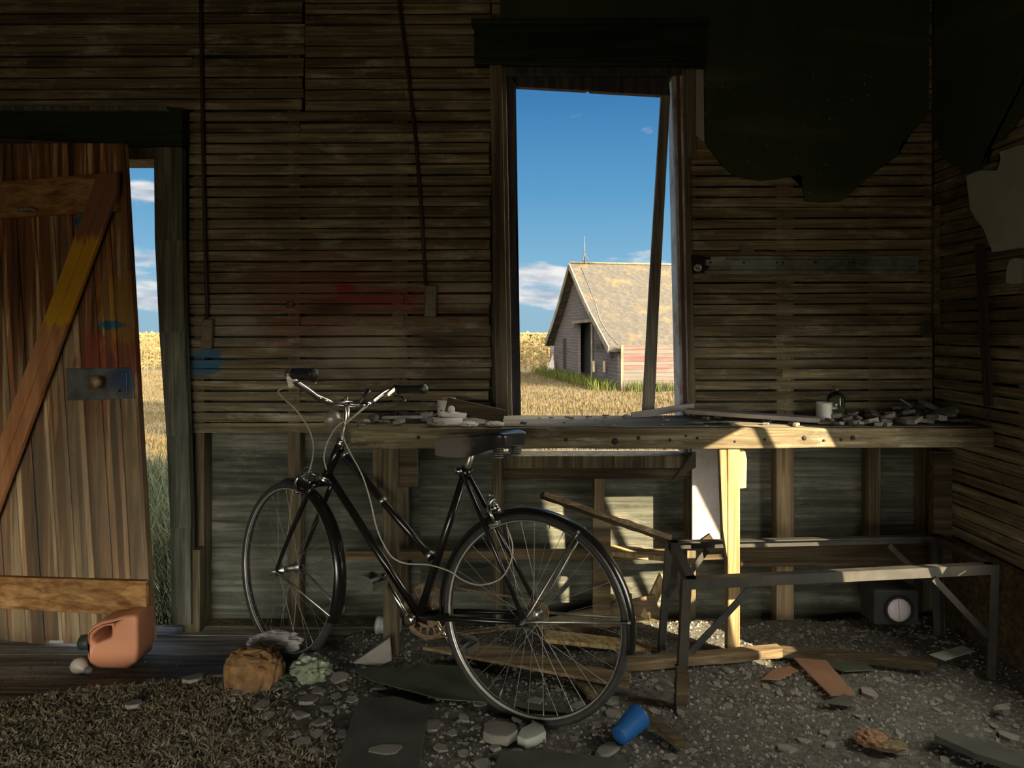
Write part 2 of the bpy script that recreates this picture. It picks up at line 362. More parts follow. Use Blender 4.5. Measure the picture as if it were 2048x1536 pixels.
def doorm():
    n = NT('door_planks'); i = n.island(); v = n.coord((26, 26, 1.1)); g = n.noise(v, 1, 6, .6, .5)
    r = n.nd('ShaderNodeValToRGB'); n.put(r.inputs[0], g); e = r.color_ramp.elements
    e[0].position = .38; e[0].color = (.035, .016, .006, 1); e[1].position = .60; e[1].color = (.46, .33, .17, 1); q = e.new(.46); q.color = (.19, .07, .02, 1); q = e.new(.545); q.color = (.25, .105, .035, 1)
    tc = n.nd('ShaderNodeTexCoord'); sp = n.nd('ShaderNodeSeparateXYZ'); n.put(sp.inputs[0], tc.outputs['Object'])
    z = sp.outputs[2]; x = sp.outputs[0]
    big = n.noise(n.coord((2, 2, 1.3), loc=(4, 4, 1)), 1, 5)
    pale = n.rng(i, .60, .64, 0, 1); tan = n.mix(n.rng(g, .4, .6), (.20, .12, .055), (.50, .38, .21))
    c = n.mix(n.ma('MULTIPLY', pale, n.rng(z, 1.75, 1.2, .15, .9), True), r.outputs[0], tan); c = n.mix(n.rng(big, .42, .65, 0, .7), c, (.045, .022, .010))
    grey = n.rng(n.ma('ADD', z, n.rng(g, .3, .7, -.35, .35)), 1.0, .7, 0, .38); c = n.mix(grey, c, (.30, .24, .16))
    def spot(c, px, pz, rx, rz, col, st):
        d = n.nd('ShaderNodeVectorMath', operation='SUBTRACT'); n.put(d.inputs[0], tc.outputs['Object']); d.inputs[1].default_value = (px, 0, pz)
        dv = n.nd('ShaderNodeVectorMath', operation='MULTIPLY'); n.put(dv.inputs[0], d.outputs[0]); dv.inputs[1].default_value = (1/rx, 0, 1/rz)
        le = n.nd('ShaderNodeVectorMath', operation='LENGTH'); n.put(le.inputs[0], dv.outputs[0])
        w = n.ma('ADD', le.outputs['Value'], n.rng(n.noise(n.coord((30, 30, 12), loc=(px, 0, pz)), 1, 4), .3, .7, -.4, .4))
        return n.mix(n.rng(w, 1.2, .8, 0, st), c, col)
    for a in ((-1.66, 1.15, .20, .12, (.20, .035, .018), .85), (-1.67, 1.34, .10, .16, (.33, .17, .02), .75), (-1.84, 1.71, .035, .03, (.015, .10, .17), 1),
              (-1.98, 1.32, .03, .04, (.04, .16, .18), .8), (-1.71, 1.28, .07, .018, (.015, .12, .2), 1)): c = spot(c, *a)
    iv = n.rng(n.ma('FRACT', n.ma('MULTIPLY', i, 7.3)), 0, 1, .55, 1.45); cc = n.nd('ShaderNodeCombineColor')
    for k in range(3): n.put(cc.inputs[k], iv)
    c = n.mix(1, c, cc.outputs[0], 'MULTIPLY')
    n.put(n.b.inputs['Base Color'], c); n.b.inputs['Roughness'].default_value = .6; n.bump(g, .4, .004); return n.m
M['door'] = doorm()
def bracem():
    n = NT('door_brace_wood'); g = n.noise(n.coord((20, 20, 2.5)), 1, 6, .6)
    c = n.mix(n.rng(g, .3, .7), (.25, .10, .04), (.46, .22, .10))
    tc = n.nd('ShaderNodeTexCoord'); sp = n.nd('ShaderNodeSeparateXYZ'); n.put(sp.inputs[0], tc.outputs['Object'])
    z = n.ma('ADD', sp.outputs[2], n.rng(n.noise(n.coord((50, 50, 6)), 1, 3), .3, .7, -.03, .03))
    a = n.rng(z, 1.265, 1.275); b = n.rng(z, 1.64, 1.62)
    c = n.mix(n.ma('MULTIPLY', a, b), c, (.50, .27, .012)); c = n.mix(n.rng(z, 1.63, 1.66), c, (.20, .085, .05))
    n.put(n.b.inputs['Base Color'], c); n.b.inputs['Roughness'].default_value = .5; n.bump(g, .3, .003); return n.m
M['brace'] = bracem()
M['batten'] = wood('door_batten_wood', (.13, .06, .02), (.32, .17, .065), (.45, .27, .12), 'X', isl=.1, grain=.8)
def lockm():
    n = NT('worn_lock_plate'); a = n.noise(n.coord(), 14, 5)
    c = n.mix(n.rng(a, .35, .65), (.07, .075, .07), (.16, .17, .165)); tc = n.nd('ShaderNodeTexCoord')
    d = n.nd('ShaderNodeVectorMath', operation='SUBTRACT'); n.put(d.inputs[0], tc.outputs['Object']); d.inputs[1].default_value = (-1.64, 2.76, 1.06)
    le = n.nd('ShaderNodeVectorMath', operation='LENGTH'); n.put(le.inputs[0], d.outputs[0]); c = n.mix(n.rng(le.outputs['Value'], .08, .03, 0, .8), c, (.02, .06, .16))
    n.put(n.b.inputs['Base Color'], c); n.b.inputs['Roughness'].default_value = .5; n.b.inputs['Metallic'].default_value = .3; return n.m
M['lock'] = lockm()

exec_order = []
# ================================================================ SETTING
YW, YS, XR = 3.03, 3.12, 1.79
WX0, WX1 = (1008-CX)*YW/F, (1374-CX)*YW/F                    # window opening
WZ0, WZ1 = .68, 2.40
def rows(z0, z1, pitch, gap):
    z = z0
    while z < z1:
        h = pitch-gap*rnd.uniform(.45, 1.25); yield z, h; z += pitch+rnd.uniform(-.0012, .0012)
def wavy_slat(mb, a, b, z, h, y, tilt, axis='x', depth=.008):
    """one lath from a to b along the wall, slightly bowed"""
    n = max(1, int((b-a)/.14)); vs = []; fs = []
    ph = rnd.uniform(0, 9); wob = [rnd.uniform(-.0011, .0011) for _ in range(2*n+4)]
    yo = rnd.uniform(-.003, .003)
    for i in range(n+1):
        t = a+(b-a)*i/n; dz = tilt*(t-a)
        for k, (zz, yy) in enumerate(((z, y+yo), (z+h, y+yo), (z+h, y+yo+depth), (z, y+yo+depth))):
            q = zz+dz+(wob[i] if k in (0, 3) else wob[i+n+1])
            vs.append((t, yy, q) if axis == 'x' else (yy, t, q))
    for i in range(n):
        for k in range(4): fs.append((i*4+k, i*4+(k+1) % 4, i*4+4+(k+1) % 4, i*4+4+k))
    fs += [(0, 1, 2, 3), tuple(n*4+k for k in (3, 2, 1, 0))]
    mb.add(vs, fs)
mb = MB()
studs_x = [-2.9, -2.42, -1.50, -1.02, -.56, -.17, .72, 1.12, 1.46, 1.78]
for z, h in rows(.805, 2.96, .0475, .009):
    spans = []
    if z > 2.236: spans.append((-3.0, -1.0))
    spans.append((-1.515 if z < 2.236 else -1.0, (983-CX)*YW/F))
    if z > 2.63: spans.append(((983-CX)*YW/F, (1380-CX)*YW/F))
    if z > .88: spans.append(((1379-CX)*YW/F, XR-.004))
    tl = .004+.004*noise.noise(Vector((z*1.5, 3, 1)))
    for a, b in spans:
        cuts = [a]
        for q in studs_x:
            if a+.25 < q < b-.25 and rnd.random() < .07: cuts.append(q)
        cuts.append(b)
        for i in range(len(cuts)-1):
            aa, bb = cuts[i]+.0015, cuts[i+1]-.0015
            if abs(aa-(1379-CX)*YW/F) < .02: aa += rnd.uniform(-.004, .01)
            if b < 0 and i == len(cuts)-2: bb += rnd.uniform(-.012, .004)
            wavy_slat(mb, aa, bb, z, h, YW, tl+rnd.uniform(-.0006, .0006))
wall_back = struct(mb.build('wall_back', M['lath']))

# boards nailed outside the studs
mb = MB()
for z, h in rows(-.14, 3.0, .205, .0):
    def seg(a, b, z0, z1):
        if b-a > .01 and z1-z0 > .004: mb.box(a, b, YS, YS+.022, z0, z1)
    z1 = z+h
    for (a, b) in ((-3.2, -2.5), (-2.5, -1.60), (-1.60, -.5), (-.5, WX0-.02), (WX0-.02, WX1+.02), (WX1+.02, XR+.35)):
        if (a, b) == (-2.5, -1.60):
            if z1 > 2.03: seg(a, b, max(z, 2.03), z1)
        elif abs(a-(WX0-.02)) < 1e-6:
            if z < WZ0: seg(a, b, z, min(z1, WZ0))
            if z1 > WZ1: seg(a, b, max(z, WZ1), z1)
        else: seg(a, b, z, z1)
mb.build('sheathing', M['sheath'], wall_back)
def stud(px0, px1, y0, y1, z0, z1, mat, name='stud', lean=0.0):
    a, b = (px0-CX)*y0/F, (px1-CX)*y0/F
    MB().box(a, b, y0, y1, z0, z1, lean, z1).build(name, M[mat], wall_back, bevel=.003)
for q in (-2.9, -2.5, .35, ): pass
stud(575, 600, 3.045, 3.115, -.06, 2.9, 'stud', lean=-.0)
stud(784, 815, 3.045, 3.115, -.06, 2.9, 'stud')
stud(984, 1006, 3.045, 3.115, -.06, 2.9, 'stud')
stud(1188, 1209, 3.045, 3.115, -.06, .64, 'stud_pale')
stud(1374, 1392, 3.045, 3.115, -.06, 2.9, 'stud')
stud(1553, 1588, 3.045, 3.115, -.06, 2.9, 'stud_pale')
stud(1737, 1762, 3.045, 3.115, -.06, 2.9, 'stud')
stud(1846, 1866, 3.045, 3.115, -.06, 2.9, 'stud')
stud(387, 408, 3.045, 3.115, -.06, 2.9, 'stud')
MB().box(-1.5, XR, 3.035, 3.115, -.14, -.055).build('bottom_plate', M['stud'], wall_back)

# plaster still clinging to the laths
def sheet(pts, Y, th, name, mat, parent, bevel=.004):
    return MB().prism([W(x, y, Y) for x, y in pts], (0, th, 0)).build(name, M[mat], parent, bevel=bevel)
jit = lambda pts, a=4: [(x+rnd.uniform(-a, a), y+rnd.uniform(-a, a)) for x, y in pts]
sheet([(1000, -90), (1858, -90), (1858, 230), (1838, 250), (1822, 268), (1802, 288), (1795, 312), (1770, 328), (1742, 350), (1722, 368), (1700, 388), (1684, 402), (1650, 405), (1611, 402), (1606, 376), (1602, 349),
       (1580, 353), (1552, 358), (1520, 361), (1496, 357), (1474, 352), (1460, 343), (1446, 331), (1432, 314), (1420, 300), (1411, 286), (1411, 40), (1000, 40)], YW-.014, .014, 'plaster', 'plaster', wall_back)
sheet([(1377, 262), (1388, 272), (1410, 285), (1424, 305), (1436, 322), (1378, 330)], YW-.006, .006, 'plaster', 'mid_wood', wall_back)
sheet([(1384, 138), (1407, 138), (1409, 284), (1392, 272), (1386, 266)], YW-.016, .010, 'board', 'panel', wall_back)
sheet(jit([(571, 604), (586, 600), (588, 614), (573, 618)], 1), YW-.01, .01, 'nailed_scrap', 'stud', wall_back)

# right-hand wall, with the broken opening that lets the sun in
mb = MB()
def OPL(z): return 1.80+(1.66-1.80)*(z-.45)/.95
def OPR(z): return min(2.34+(2.02-2.34)*(z-.45)/.95, 2.08+(z-.50)*1.4)
for z, h in rows(.39, 2.96, .0475, .008):
    tl = rnd.uniform(-.006, .006)
    zc = z+h/2
    if .45 < zc < 1.40:
        a = OPL(zc); b = OPR(zc)
        spans = [(-2.9, a), (b, YW-.006)]
    else: spans = [(-2.9, 1.9), (1.9, YW-.006)]
    for a, b in spans: wavy_slat(mb, a, b, z-(.0 if b < 2.9 else tl*(b-a)), h, XR, tl if b > 2.9 else 0, 'y', .008)
wall_right = struct(mb.build('wall_right', M['lath_side']))
mb = MB()
mb.prism([Vector((XR+.10, y, z)) for y, z in ((-2.9, -.14), (3.14, -.14), (3.14, 3.0), (-2.9, 3.0))], (.02, 0, 0), ([Vector((XR+.10, y, z)) for y, z in ((OPL(.45)-.11, .49), (OPR(.50)-.04, .49), (OPR(.66)-.04, .68), (OPR(1.4)-.04, 1.50), (OPL(1.4)-.11, 1.50))],))
mb.build('sheathing', M['sheath'], wall_right)
MB().bar((XR+.01, 1.83, 1.44), (XR+.01, 2.15, .42), .022, .02, (1, 0, 0)).build('glazing_bar', M['stud'], wall_right)
for f_ in (lambda z: OPL(z)-.02,): MB().bar((XR+.01, f_(1.44), 1.44), (XR+.01, f_(.42), .42), .04, .03, (1, 0, 0)).build('opening_casing', M['stud'], wall_right)
for (za, zb2) in ((.42, .68), (.66, 1.44)): MB().bar((XR+.01, OPR(za+.01)+.02, za), (XR+.01, OPR(zb2)+.02, zb2), .04, .03, (1, 0, 0)).build('opening_casing', M['stud'], wall_right)
for z in (.43, 1.42): MB().box(XR, XR+.03, OPL(z)-.05, OPR(z)+.05, z-.02, z+.02).build('opening_casing', M['stud'], wall_right)
for y in (2.95, 2.5, 1.2, .8, .4): MB().box(XR+.012, XR+.098, y-.02, y+.02, -.06, 2.95).build('stud', M['stud'], wall_right)
MB().box(XR-.006, XR+.01, -2.9, 2.99, -.06, .385).build('lower_board', M['dark_wood'], wall_right)
def rsheet(pts, off, th, name, mat):
    """outline on the right-hand wall, given as seen in the photograph"""
    X = XR-off; P = []
    for x, y in pts:
        Y = X*F/(x-CX); P.append(Vector((X, Y, EYE-(y-HY)*Y/F)))
    return MB().prism(P, (th, 0, 0)).build(name, M[mat], wall_right, bevel=.003)
rsheet([(1872, -140), (2300, -330), (2300, 120), (2060, 228), (2038, 235), (2024, 256), (2012, 268), (2005, 280), (1990, 285), (1975, 292), (1972, 300), (1968, 318), (1960, 340), (1935, 352), (1930, 345), (1905, 330), (1884, 315), (1876, 290), (1866, 262), (1862, 235)], .014, .014, 'plaster', 'plaster')
rsheet([(1932, 352), (1945, 346), (1960, 341), (1978, 341), (1994, 341), (2001, 318), (1999, 303), (2013, 300), (2030, 293), (2060, 286), (2200, 250), (2200, 500), (2060, 497), (2040, 495), (2010, 500), (1985, 504), (1975, 480), (1966, 456), (1950, 436), (1940, 418), (1936, 385)], .020, .016, 'plaster', 'plaster_grey')
rsheet([(2018, 520), (2030, 515), (2041, 517), (2043, 566), (2025, 569), (2011, 566), (2012, 540)], .016, .014, 'plaster', 'plaster_grey')

mb = MB(); RX0, RX1, RZ = -2.85, .30, 1.42  # unseen rear wall added, its low opening shaped to dim the upper room
mb.box(-3.0, RX0, -2.95, -2.9, -.1, 3.0).box(RX1, XR+.12, -2.95, -2.9, -.1, 3.0).box(RX0, RX1, -2.95, -2.9, RZ, 3.0)
struct(mb.build('wall_rear', M['lath_side']))
wl = struct(MB().box(-3.0, -2.9, -2.9, YW, -.1, 3.0).build('wall_left', M['lath_side']))
mb = MB().box(-3.2, XR+.35, -2.9, YS+.03, 2.98, 3.08)
ceil = struct(mb.build('ceiling', M['dark_wood']))
mb = MB(); y = -2.9
while y < YS-.11:
    mb.box(-3.0, XR+.13, y+.003, y+.087, -.09, -.06+rnd.uniform(-.002, .002)); y += .09
floor = struct(mb.build('floor', M['floor']))
# unseen upper storey added over the ceiling to cast the house's shadow
up = struct(MB().box(-3.2, XR+.35, -2.9, YS+.03, 3.08, 5.6).add([(-3.5, -3.2, 5.6), (XR+.6, -3.2, 5.6), (XR+.6, YS+.3, 5.6), (-3.5, YS+.3, 5.6), (-3.5, .1, 7.4), (XR+.6, .1, 7.4)],
    [(0, 1, 5, 4), (2, 3, 4, 5), (0, 4, 3), (1, 2, 5), (0, 3, 2, 1)]).build('shadow_upper_storey', M['sheath']))

# door opening: header, lintel, jamb
SH = .036
h = struct(MB().box(-3.0, (368-CX)*2.98/F, 2.965, 3.03, W(0, 292, 2.97).z, W(0, 216, 2.97).z).build('trim_1', M['darktrim'], bevel=.004))
MB().box(-3.0, (338-CX)*2.96/F, 2.945, 3.03, W(0, 221, 2.95).z, W(0, 212, 2.95).z).build('cap_moulding', M['jamb'], h, bevel=.003)
MB().box(-3.0, (330-CX)*3.0/F, 2.99, 3.15, W(0, 320, 3.0).z, W(0, 296, 3.0).z).build('lintel', M['casing'], h, bevel=.003)
jz0, jz1 = -.02, 2.25
j = MB(); zt = 2.06
vs = []
for z in (jz0, .4, .8, 1.25, 1.65, 2.055):
    e = (2.06-z)*SH+(.012*math.sin(z*3))
    vs.append((z, (312-CX)*2.98/F+e, (367-CX)*2.98/F+e*.55))
for i in range(len(vs)-1):
    (z0, a0, b0), (z1, a1, b1) = vs[i], vs[i+1]
    j.add([(a0, 2.965, z0), (b0, 2.965, z0), (b0, 3.0, z0), (a0, 3.0, z0), (a1, 2.965, z1), (b1, 2.965, z1), (b1, 3.0, z1), (a1, 3.0, z1)],
          [(0, 1, 5, 4), (1, 2, 6, 5), (2, 3, 7, 6), (3, 0, 4, 7)] + ([(3, 2, 1, 0)] if i == 0 else []) + ([(4, 5, 6, 7)] if i == len(vs)-2 else []))
jo = struct(j.build('trim_2', M['jamb']))
jb = MB(); jb.add([(a-.0, 3.0, z) for z, a, b in vs]+[(a+.03, 3.15, z) for z, a, b in vs]+[(a+.06, 3.0, z) for z, a, b in vs]+[(a+.08, 3.15, z) for z, a, b in vs],
    sum([[(i, i+1, i+7, i+6), (i+6, i+7, i+19, i+18), (i+18, i+19, i+13, i+12)] for i in range(5)], []))
jb.build('inner_jamb', M['jamb'], jo)
MB().box((368-CX)*2.99/F, (402-CX)*2.99/F, 2.98, 3.02, -.06, .30).build('base_block', M['stud'], jo)
struct(MB().box(-2.6, -1.3, 2.99, 3.08, -.10, -.068).build('trim_3', M['stud'], bevel=.004))   # threshold

# ---------------------------------------------------------------- door leaf
HG, FE = Vector((-2.44, 2.955, 0)), Vector((-1.53, 2.745, 0))
DD = (FE-HG).normalized(); DN = Vector((DD.y, -DD.x, 0))                    # along the leaf, towards the room
if DN.y > 0: DN = -DN
def D(px, py, out=0.0):
    """point of the leaf's plane, moved out towards the room"""
    o = HG+DN*out; d = Vector(((px-CX)/F, 1, -(py-HY)/F)); n = DN
    t = (o-Vector((0, 0, EYE))).dot(n)/d.dot(n); return Vector((0, 0, EYE))+d*t
door = thing('door_1', HG, kind='structure')
topx = [247-37.5*i for i in range(11)]; botx = [305-36*i for i in range(11)]
mb = MB()
for i in range(10):
    def at(t, top): return (topx if top else botx)[i]+((topx if top else botx)[i+1]-(topx if top else botx)[i])*t
    u = rnd.uniform(.18, .34); v = rnd.uniform(.62, .84)
    for (t0, t1) in ((.03, u), (u, v), (v, .97)):
        yb = 1286+5*math.sin(i*2.3); P = [D(at(t1, 1), 286, 0), D(at(t0, 1), 286, 0), D(at(t0, 0), yb, 0), D(at(t1, 0), yb, 0)]
        mb.prism(P, -DN*.028)
leaf = mb.build('door_leaf', M['door'], door, bevel=.003)
mb = MB().prism([D(-140, 268, -.012), D(243, 290, -.012), D(300, 1280, -.012), D(-60, 1280, -.012)], -DN*.014)
mb.build('backing', M['dark_wood'], door)
def slab(pts, out, th, name, mat, parent=leaf, bevel=.003):
    return MB().prism([D(x, y, out) for x, y in pts], DN*th).build(name, M[mat], parent, bevel=bevel)
slab([(-60, 371), (0, 366), (110, 357), (236, 347), (242, 424), (100, 432), (0, 439), (-60, 443)], 0, .022, 'batten', 'batten')
slab([(-60, 1148), (0, 1150), (299, 1159), (301, 1229), (0, 1213), (-60, 1209)], 0, .022, 'batten', 'batten')
slab([(203, 349), (241, 346), (240, 384), (-34, 1122), (-60, 1100), (-60, 1062)], .022, .02, 'brace', 'brace')
slab([(214, 349), (219, 349), (-50, 1092), (-55, 1090)], .0422, .004, 'brace_bead', 'brace', bevel=.001)
slab([(133, 737), (263, 735), (271, 797), (136, 801)], 0, .006, 'lock_plate', 'lock')
slab([(212, 744), (255, 743), (257, 789), (213, 790)], .006, .006, 'lock_case', 'lock')
kc = D(207, 763, .012); MB().lathe([(.012, -.01), (.010, .018), (.022, .026), (.028, .038), (.027, .048), (.018, .056), (0, .058)], kc, DN, 20).build('door_knob', M['rusty'], leaf)
kc = D(240, 781, .012); MB().lathe([(.006, -.002), (.006, .003), (0, .0031)], kc, DN, 12).build('keyhole', M['dark'], leaf)
MB().tube([D(38, 421, .03), D(45, 418, .036), D(60, 417, .036), D(74, 421, .03)], .006, 8).build('latch_staple', M['galv'], leaf)

# ---------------------------------------------------------------- window
win = thing('window_1', (.3, YW, WZ0), kind='structure')
def wbox(px0, px1, py0, py1, y0, y1, name, mat, lean=0.0, par=win, bevel=.003):
    a, b, z0, z1 = (px0-CX)*y0/F, (px1-CX)*y0/F, EYE-(py1-HY)*y0/F, EYE-(py0-HY)*y0/F
    return MB().box(a, b, y0, y1, z0, z1, lean, z1).build(name, M[mat], par, bevel=bevel)
wbox(979, 1004, 128, 850, 3.005, 3.035, 'casing', 'casing', .018)
wbox(1003, 1012, 134, 905, 3.02, 3.10, 'stop_moulding', 'casing', .018)
wbox(948, 1412, 42, 128, 2.99, 3.035, 'head_casing', 'darktrim')
wbox(942, 1420, 36, 46, 2.975, 3.035, 'cap_moulding', 'darktrim')
wbox(1000, 1376, 126, 150, 3.03, 3.16, 'head_jamb', 'sash')
wbox(1010, 1017, 148, 905, 3.05, 3.16, 'jamb', 'sash', .012)
wbox(1346, 1354, 150, 905, 3.045, 3.17, 'jamb', 'white_strip', .022)
wbox(1353, 1361, 150, 905, 3.035, 3.10, 'track', 'red_strip', .022)
wbox(1361, 1366, 150, 905, 3.02, 3.09, 'track', 'white_strip', .022)
wbox(1365, 1378, 138, 905, 3.012, 3.07, 'casing', 'casing', .02)
wbox(1374, 1392, 138, 315, 3.006, 3.036, 'casing', 'casing', .0)
wbox(1005, 1384, 912, 948, 3.03, 3.17, 'sill', 'stud')
wbox(1005, 1384, 907, 913, 3.10, 3.19, 'sill', 'white_strip')
wbox(1005, 1384, 938, 958, 3.015, 3.06, 'sill_apron', 'dark_wood')
# broken sash hanging in the opening
def pol(pts, Y, th, name, mat, par, bevel=.003): return MB().prism([W(x, y, Y) for x, y in pts], (0, th, 0)).build(name, M[mat], par, bevel=bevel)
sash = pol([(1016, 142), (1338, 156), (1341, 191), (1180, 182), (1178, 178), (1172, 181), (1031, 173)], 3.06, .035, 'sash', 'sash', win)
pol([(1014, 142), (1031, 142), (1032, 500), (1043, 906), (1020, 906)], 3.06, .035, 'stile', 'sash', sash)
pol([(1323, 186), (1341, 188), (1318, 620), (1308, 852), (1284, 850), (1300, 560)], 3.062, .03, 'stile', 'sash_pale', sash)

# ---------------------------------------------------------------- ground outside
def gz(x, y): return -.36-.38*min(1, max(0, (y-3.2)/18))
gm = NT('yard_ground'); a = gm.noise(gm.coord(), .6, 6); b = gm.noise(gm.coord((1, 3, 1)), 6, 5, .7)
gc = gm.mix(gm.rng(a, .35, .65), (0.0400, 0.0300, 0.0110), (0.0600, 0.0450, 0.0185)); gc = gm.mix(gm.rng(b, .45, .7), gc, (0.0250, 0.0185, 0.0065)); gm.put(gm.b.inputs['Base Color'], gc); gm.b.inputs['Roughness'].default_value = 1
xs = np.concatenate([np.linspace(-400, -30, 8), np.linspace(-28, 20, 49), np.linspace(30, 400, 8)]); ys = np.concatenate([np.linspace(-60, -4, 6), np.linspace(-2.95, 3.3, 4), np.linspace(3.6, 30, 40), np.linspace(40, 900, 10)])
V = [(x, y, gz(x, y)+.05*noise.noise(Vector((x*.5, y*.5, 0)))) for y in ys for x in xs]; nx = len(xs)
Fc = [(j*nx+i, j*nx+i+1, (j+1)*nx+i+1, (j+1)*nx+i) for j in range(len(ys)-1) for i in range(nx-1)]
g = arr_mesh('ground', V, Fc, gm.m, True); struct(g)

def grassm(name, c0, c1, c2, green=None):
    n = NT(name); i = n.island(); a = n.noise(n.coord(), .7, 4)
    c = n.mix(n.rng(i, 0, 1), c0, c1); c = n.mix(n.rng(a, .4, .62, 0, .7), c, c2)
    n.put(n.b.inputs['Base Color'], c); n.b.inputs['Roughness'].default_value = .8; n.b.inputs['Specular IOR Level'].default_value = .1; return n.m
rg = np.random.RandomState(3)
def blades(name, P, hgt, wid, mat, bend=.4):
    n = len(P); a = rg.uniform(0, 2*PI, n); dx, dy = np.cos(a), np.sin(a); hh = hgt*rg.uniform(.5, 1.2, n) if np.isscalar(hgt) else hgt*rg.uniform(.6, 1.2, n)
    b = rg.uniform(-PI, PI, n); k = rg.uniform(.1, 1, n)*bend*hh; bx, by = np.cos(b)*k, np.sin(b)*k
    w = wid*rg.uniform(.6, 1.3, n)
    V = np.zeros((n, 5, 3)); V[:] = P[:, None, :]
    V[:, 0, 0] -= dx*w; V[:, 0, 1] -= dy*w; V[:, 1, 0] += dx*w; V[:, 1, 1] += dy*w
    V[:, 2, 0] += dx*w*.7+bx*.35; V[:, 2, 1] += dy*w*.7+by*.35; V[:, 2, 2] += hh*.6
    V[:, 3, 0] += -dx*w*.7+bx*.35; V[:, 3, 1] += -dy*w*.7+by*.35; V[:, 3, 2] += hh*.6
    V[:, 4, 0] += bx; V[:, 4, 1] += by; V[:, 4, 2] += hh
    i = np.arange(n)*5; T = np.concatenate([np.stack([i, i+1, i+2], 1), np.stack([i, i+2, i+3], 1), np.stack([i+3, i+2, i+4], 1)])
    return arr_mesh(name, V.reshape(-1, 3), T, mat)
def scatter(n, y0, y1, r0, r1, p=1.0):
    y = y0+(y1-y0)*rg.rand(n)**p; x = y*(r0+(r1-r0)*rg.rand(n)); z = -.36-.38*np.clip((y-3.2)/18, 0, 1)
    return np.stack([x, y, z-.02], 1)
dry = grassm('dry_grass', (.048, .036, .016), (.076, .058, .029), (.042, .032, .013))
P = np.concatenate([scatter(42000, 8.5, 34, -.08, .30, .9), scatter(26000, 6, 34, -.70, -.45, .9), scatter(5000, 8.5, 34, -.45, -.08)])
inb = (P[:, 1] > 22.5) & (P[:, 0] > 1.2+(34-P[:, 1])*.17)
P = P[~inb]
g = blades('dry_grass', P, .13, .010, dry); tag(g, 'short golden dry grass covering the yard outside the openings', 'grass', kind='stuff')
P = scatter(9000, 3.35, 8.5, -.70, -.42, 1.3)
g = blades('weeds', P, .30, .006, grassm('shade_green_weeds', (.016, .024, .014), (.038, .048, .032), (.035, .036, .018)), .7); tag(g, 'green weeds and long grass just outside the door', 'grass', kind='stuff')  # greens darkened to put the house's shade into the weeds
P = scatter(700, 3.3, 3.9, -.62, -.48); P[:, 2] += .02
g = blades('pale_weeds', P, .20, .004, grassm('pale_weeds', (.22, .26, .22), (.34, .40, .36), (.14, .21, .13)), .9); tag(g, 'pale grass tuft growing at the door threshold', 'grass', kind='stuff')

# corn
corn_m = grassm('ripe_corn', (.095, .070, .032), (.125, .098, .048), (.080, .058, .024))
rowsP = []
for k in range(16):
    y = 35+k*.8; x = np.arange(-.78*y, .32*y, .30+.015*k); x = x[(x < .06*y) | (x > .5*y)]
    rowsP.append(np.stack([x+rg.normal(0, .06, len(x)), y+rg.normal(0, .08, len(x)), np.full(len(x), -.76)], 1))
P = np.concatenate(rowsP); n = len(P)
V = []; T = []
hst = rg.uniform(1.7, 2.05, n)
a = np.linspace(0, 1, 4)
# stems
st = np.zeros((n, 4, 3)); st[:] = P[:, None, :]; st[:, 0, 0] -= .02; st[:, 1, 0] += .02; st[:, 2, 0] += .012; st[:, 3, 0] -= .012; st[:, 2, 2] += hst; st[:, 3, 2] += hst
V.append(st.reshape(-1, 3)); T.append(np.arange(n*4).reshape(-1, 4)); off = n*4
for k in range(9):
    ang = rg.uniform(0, 2*PI, n); z0 = P[:, 2]+hst*(.12+.1*k)*rg.uniform(.9, 1.1, n); ln = rg.uniform(.25, .5, n)
    q = np.zeros((n, 4, 3)); dx, dy = np.cos(ang), np.sin(ang)
    bx = P[:, 0]; by = P[:, 1]; wd = .045
    q[:, 0] = np.stack([bx, by, z0-wd], 1); q[:, 1] = np.stack([bx+dx*ln*.5, by+dy*ln*.5, z0+.10], 1)
    q[:, 2] = np.stack([bx+dx*ln, by+dy*ln, z0-rg.uniform(0, .25, n)], 1); q[:, 3] = np.stack([bx+dx*ln*.5, by+dy*ln*.5, z0+.01], 1)
    V.append(q.reshape(-1, 3)); T.append(np.arange(n*4).reshape(-1, 4)+off); off += n*4
# the field's unbroken top further back
fx = np.linspace(-600, 300, 60); fy = np.concatenate([np.linspace(46, 120, 24), np.linspace(140, 700, 14)])
tv = [(x, y, 1.08+.10*noise.noise(Vector((x*1.7, y*1.3, 0)))) for y in fy for x in fx]; nx = len(fx)
V.append(np.array(tv)); T.append(np.array([(j*nx+i, j*nx+i+1, (j+1)*nx+i+1, (j+1)*nx+i) for j in range(len(fy)-1) for i in range(nx-1)])+off)
g = arr_mesh('corn_field', np.concatenate(V), np.concatenate(T), corn_m); tag(g, 'ripe golden corn field reaching to the horizon', 'corn', kind='stuff')

# ---------------------------------------------------------------- barn
P1, P2 = Vector((3.12, 23.0, 0)), Vector((1.0, 34.0, 0)); gv = (P2-P1); gl = gv.length; gd = gv/gl; sd = Vector((gv.y, -gv.x, 0)).normalized()
barn = thing('barn', (3.12, 23, -.78), 'old grey barn with a mossy shingle roof beyond the window', 'barn')
def BG(px, py, out=0.0):
    o = P1-sd*out; d = Vector(((px-CX)/F, 1, -(py-HY)/F)); t = (o-Vector((0, 0, EYE))).dot(sd)/d.dot(sd); return Vector((0, 0, EYE))+d*t
def BS(px, py, out=0.0):
    o = P1-gd*out; d = Vector(((px-CX)/F, 1, -(py-HY)/F)); t = (o-Vector((0, 0, EYE))).dot(gd)/d.dot(gd); return Vector((0, 0, EYE))+d*t
barnw = wood('barn_boards_grey', (.10, .085, .08), (.24, .20, .19), (.36, .31, .30), 'Z', grain=.12, isl=.2, paints=())  # grey-brown board colour with upright grain
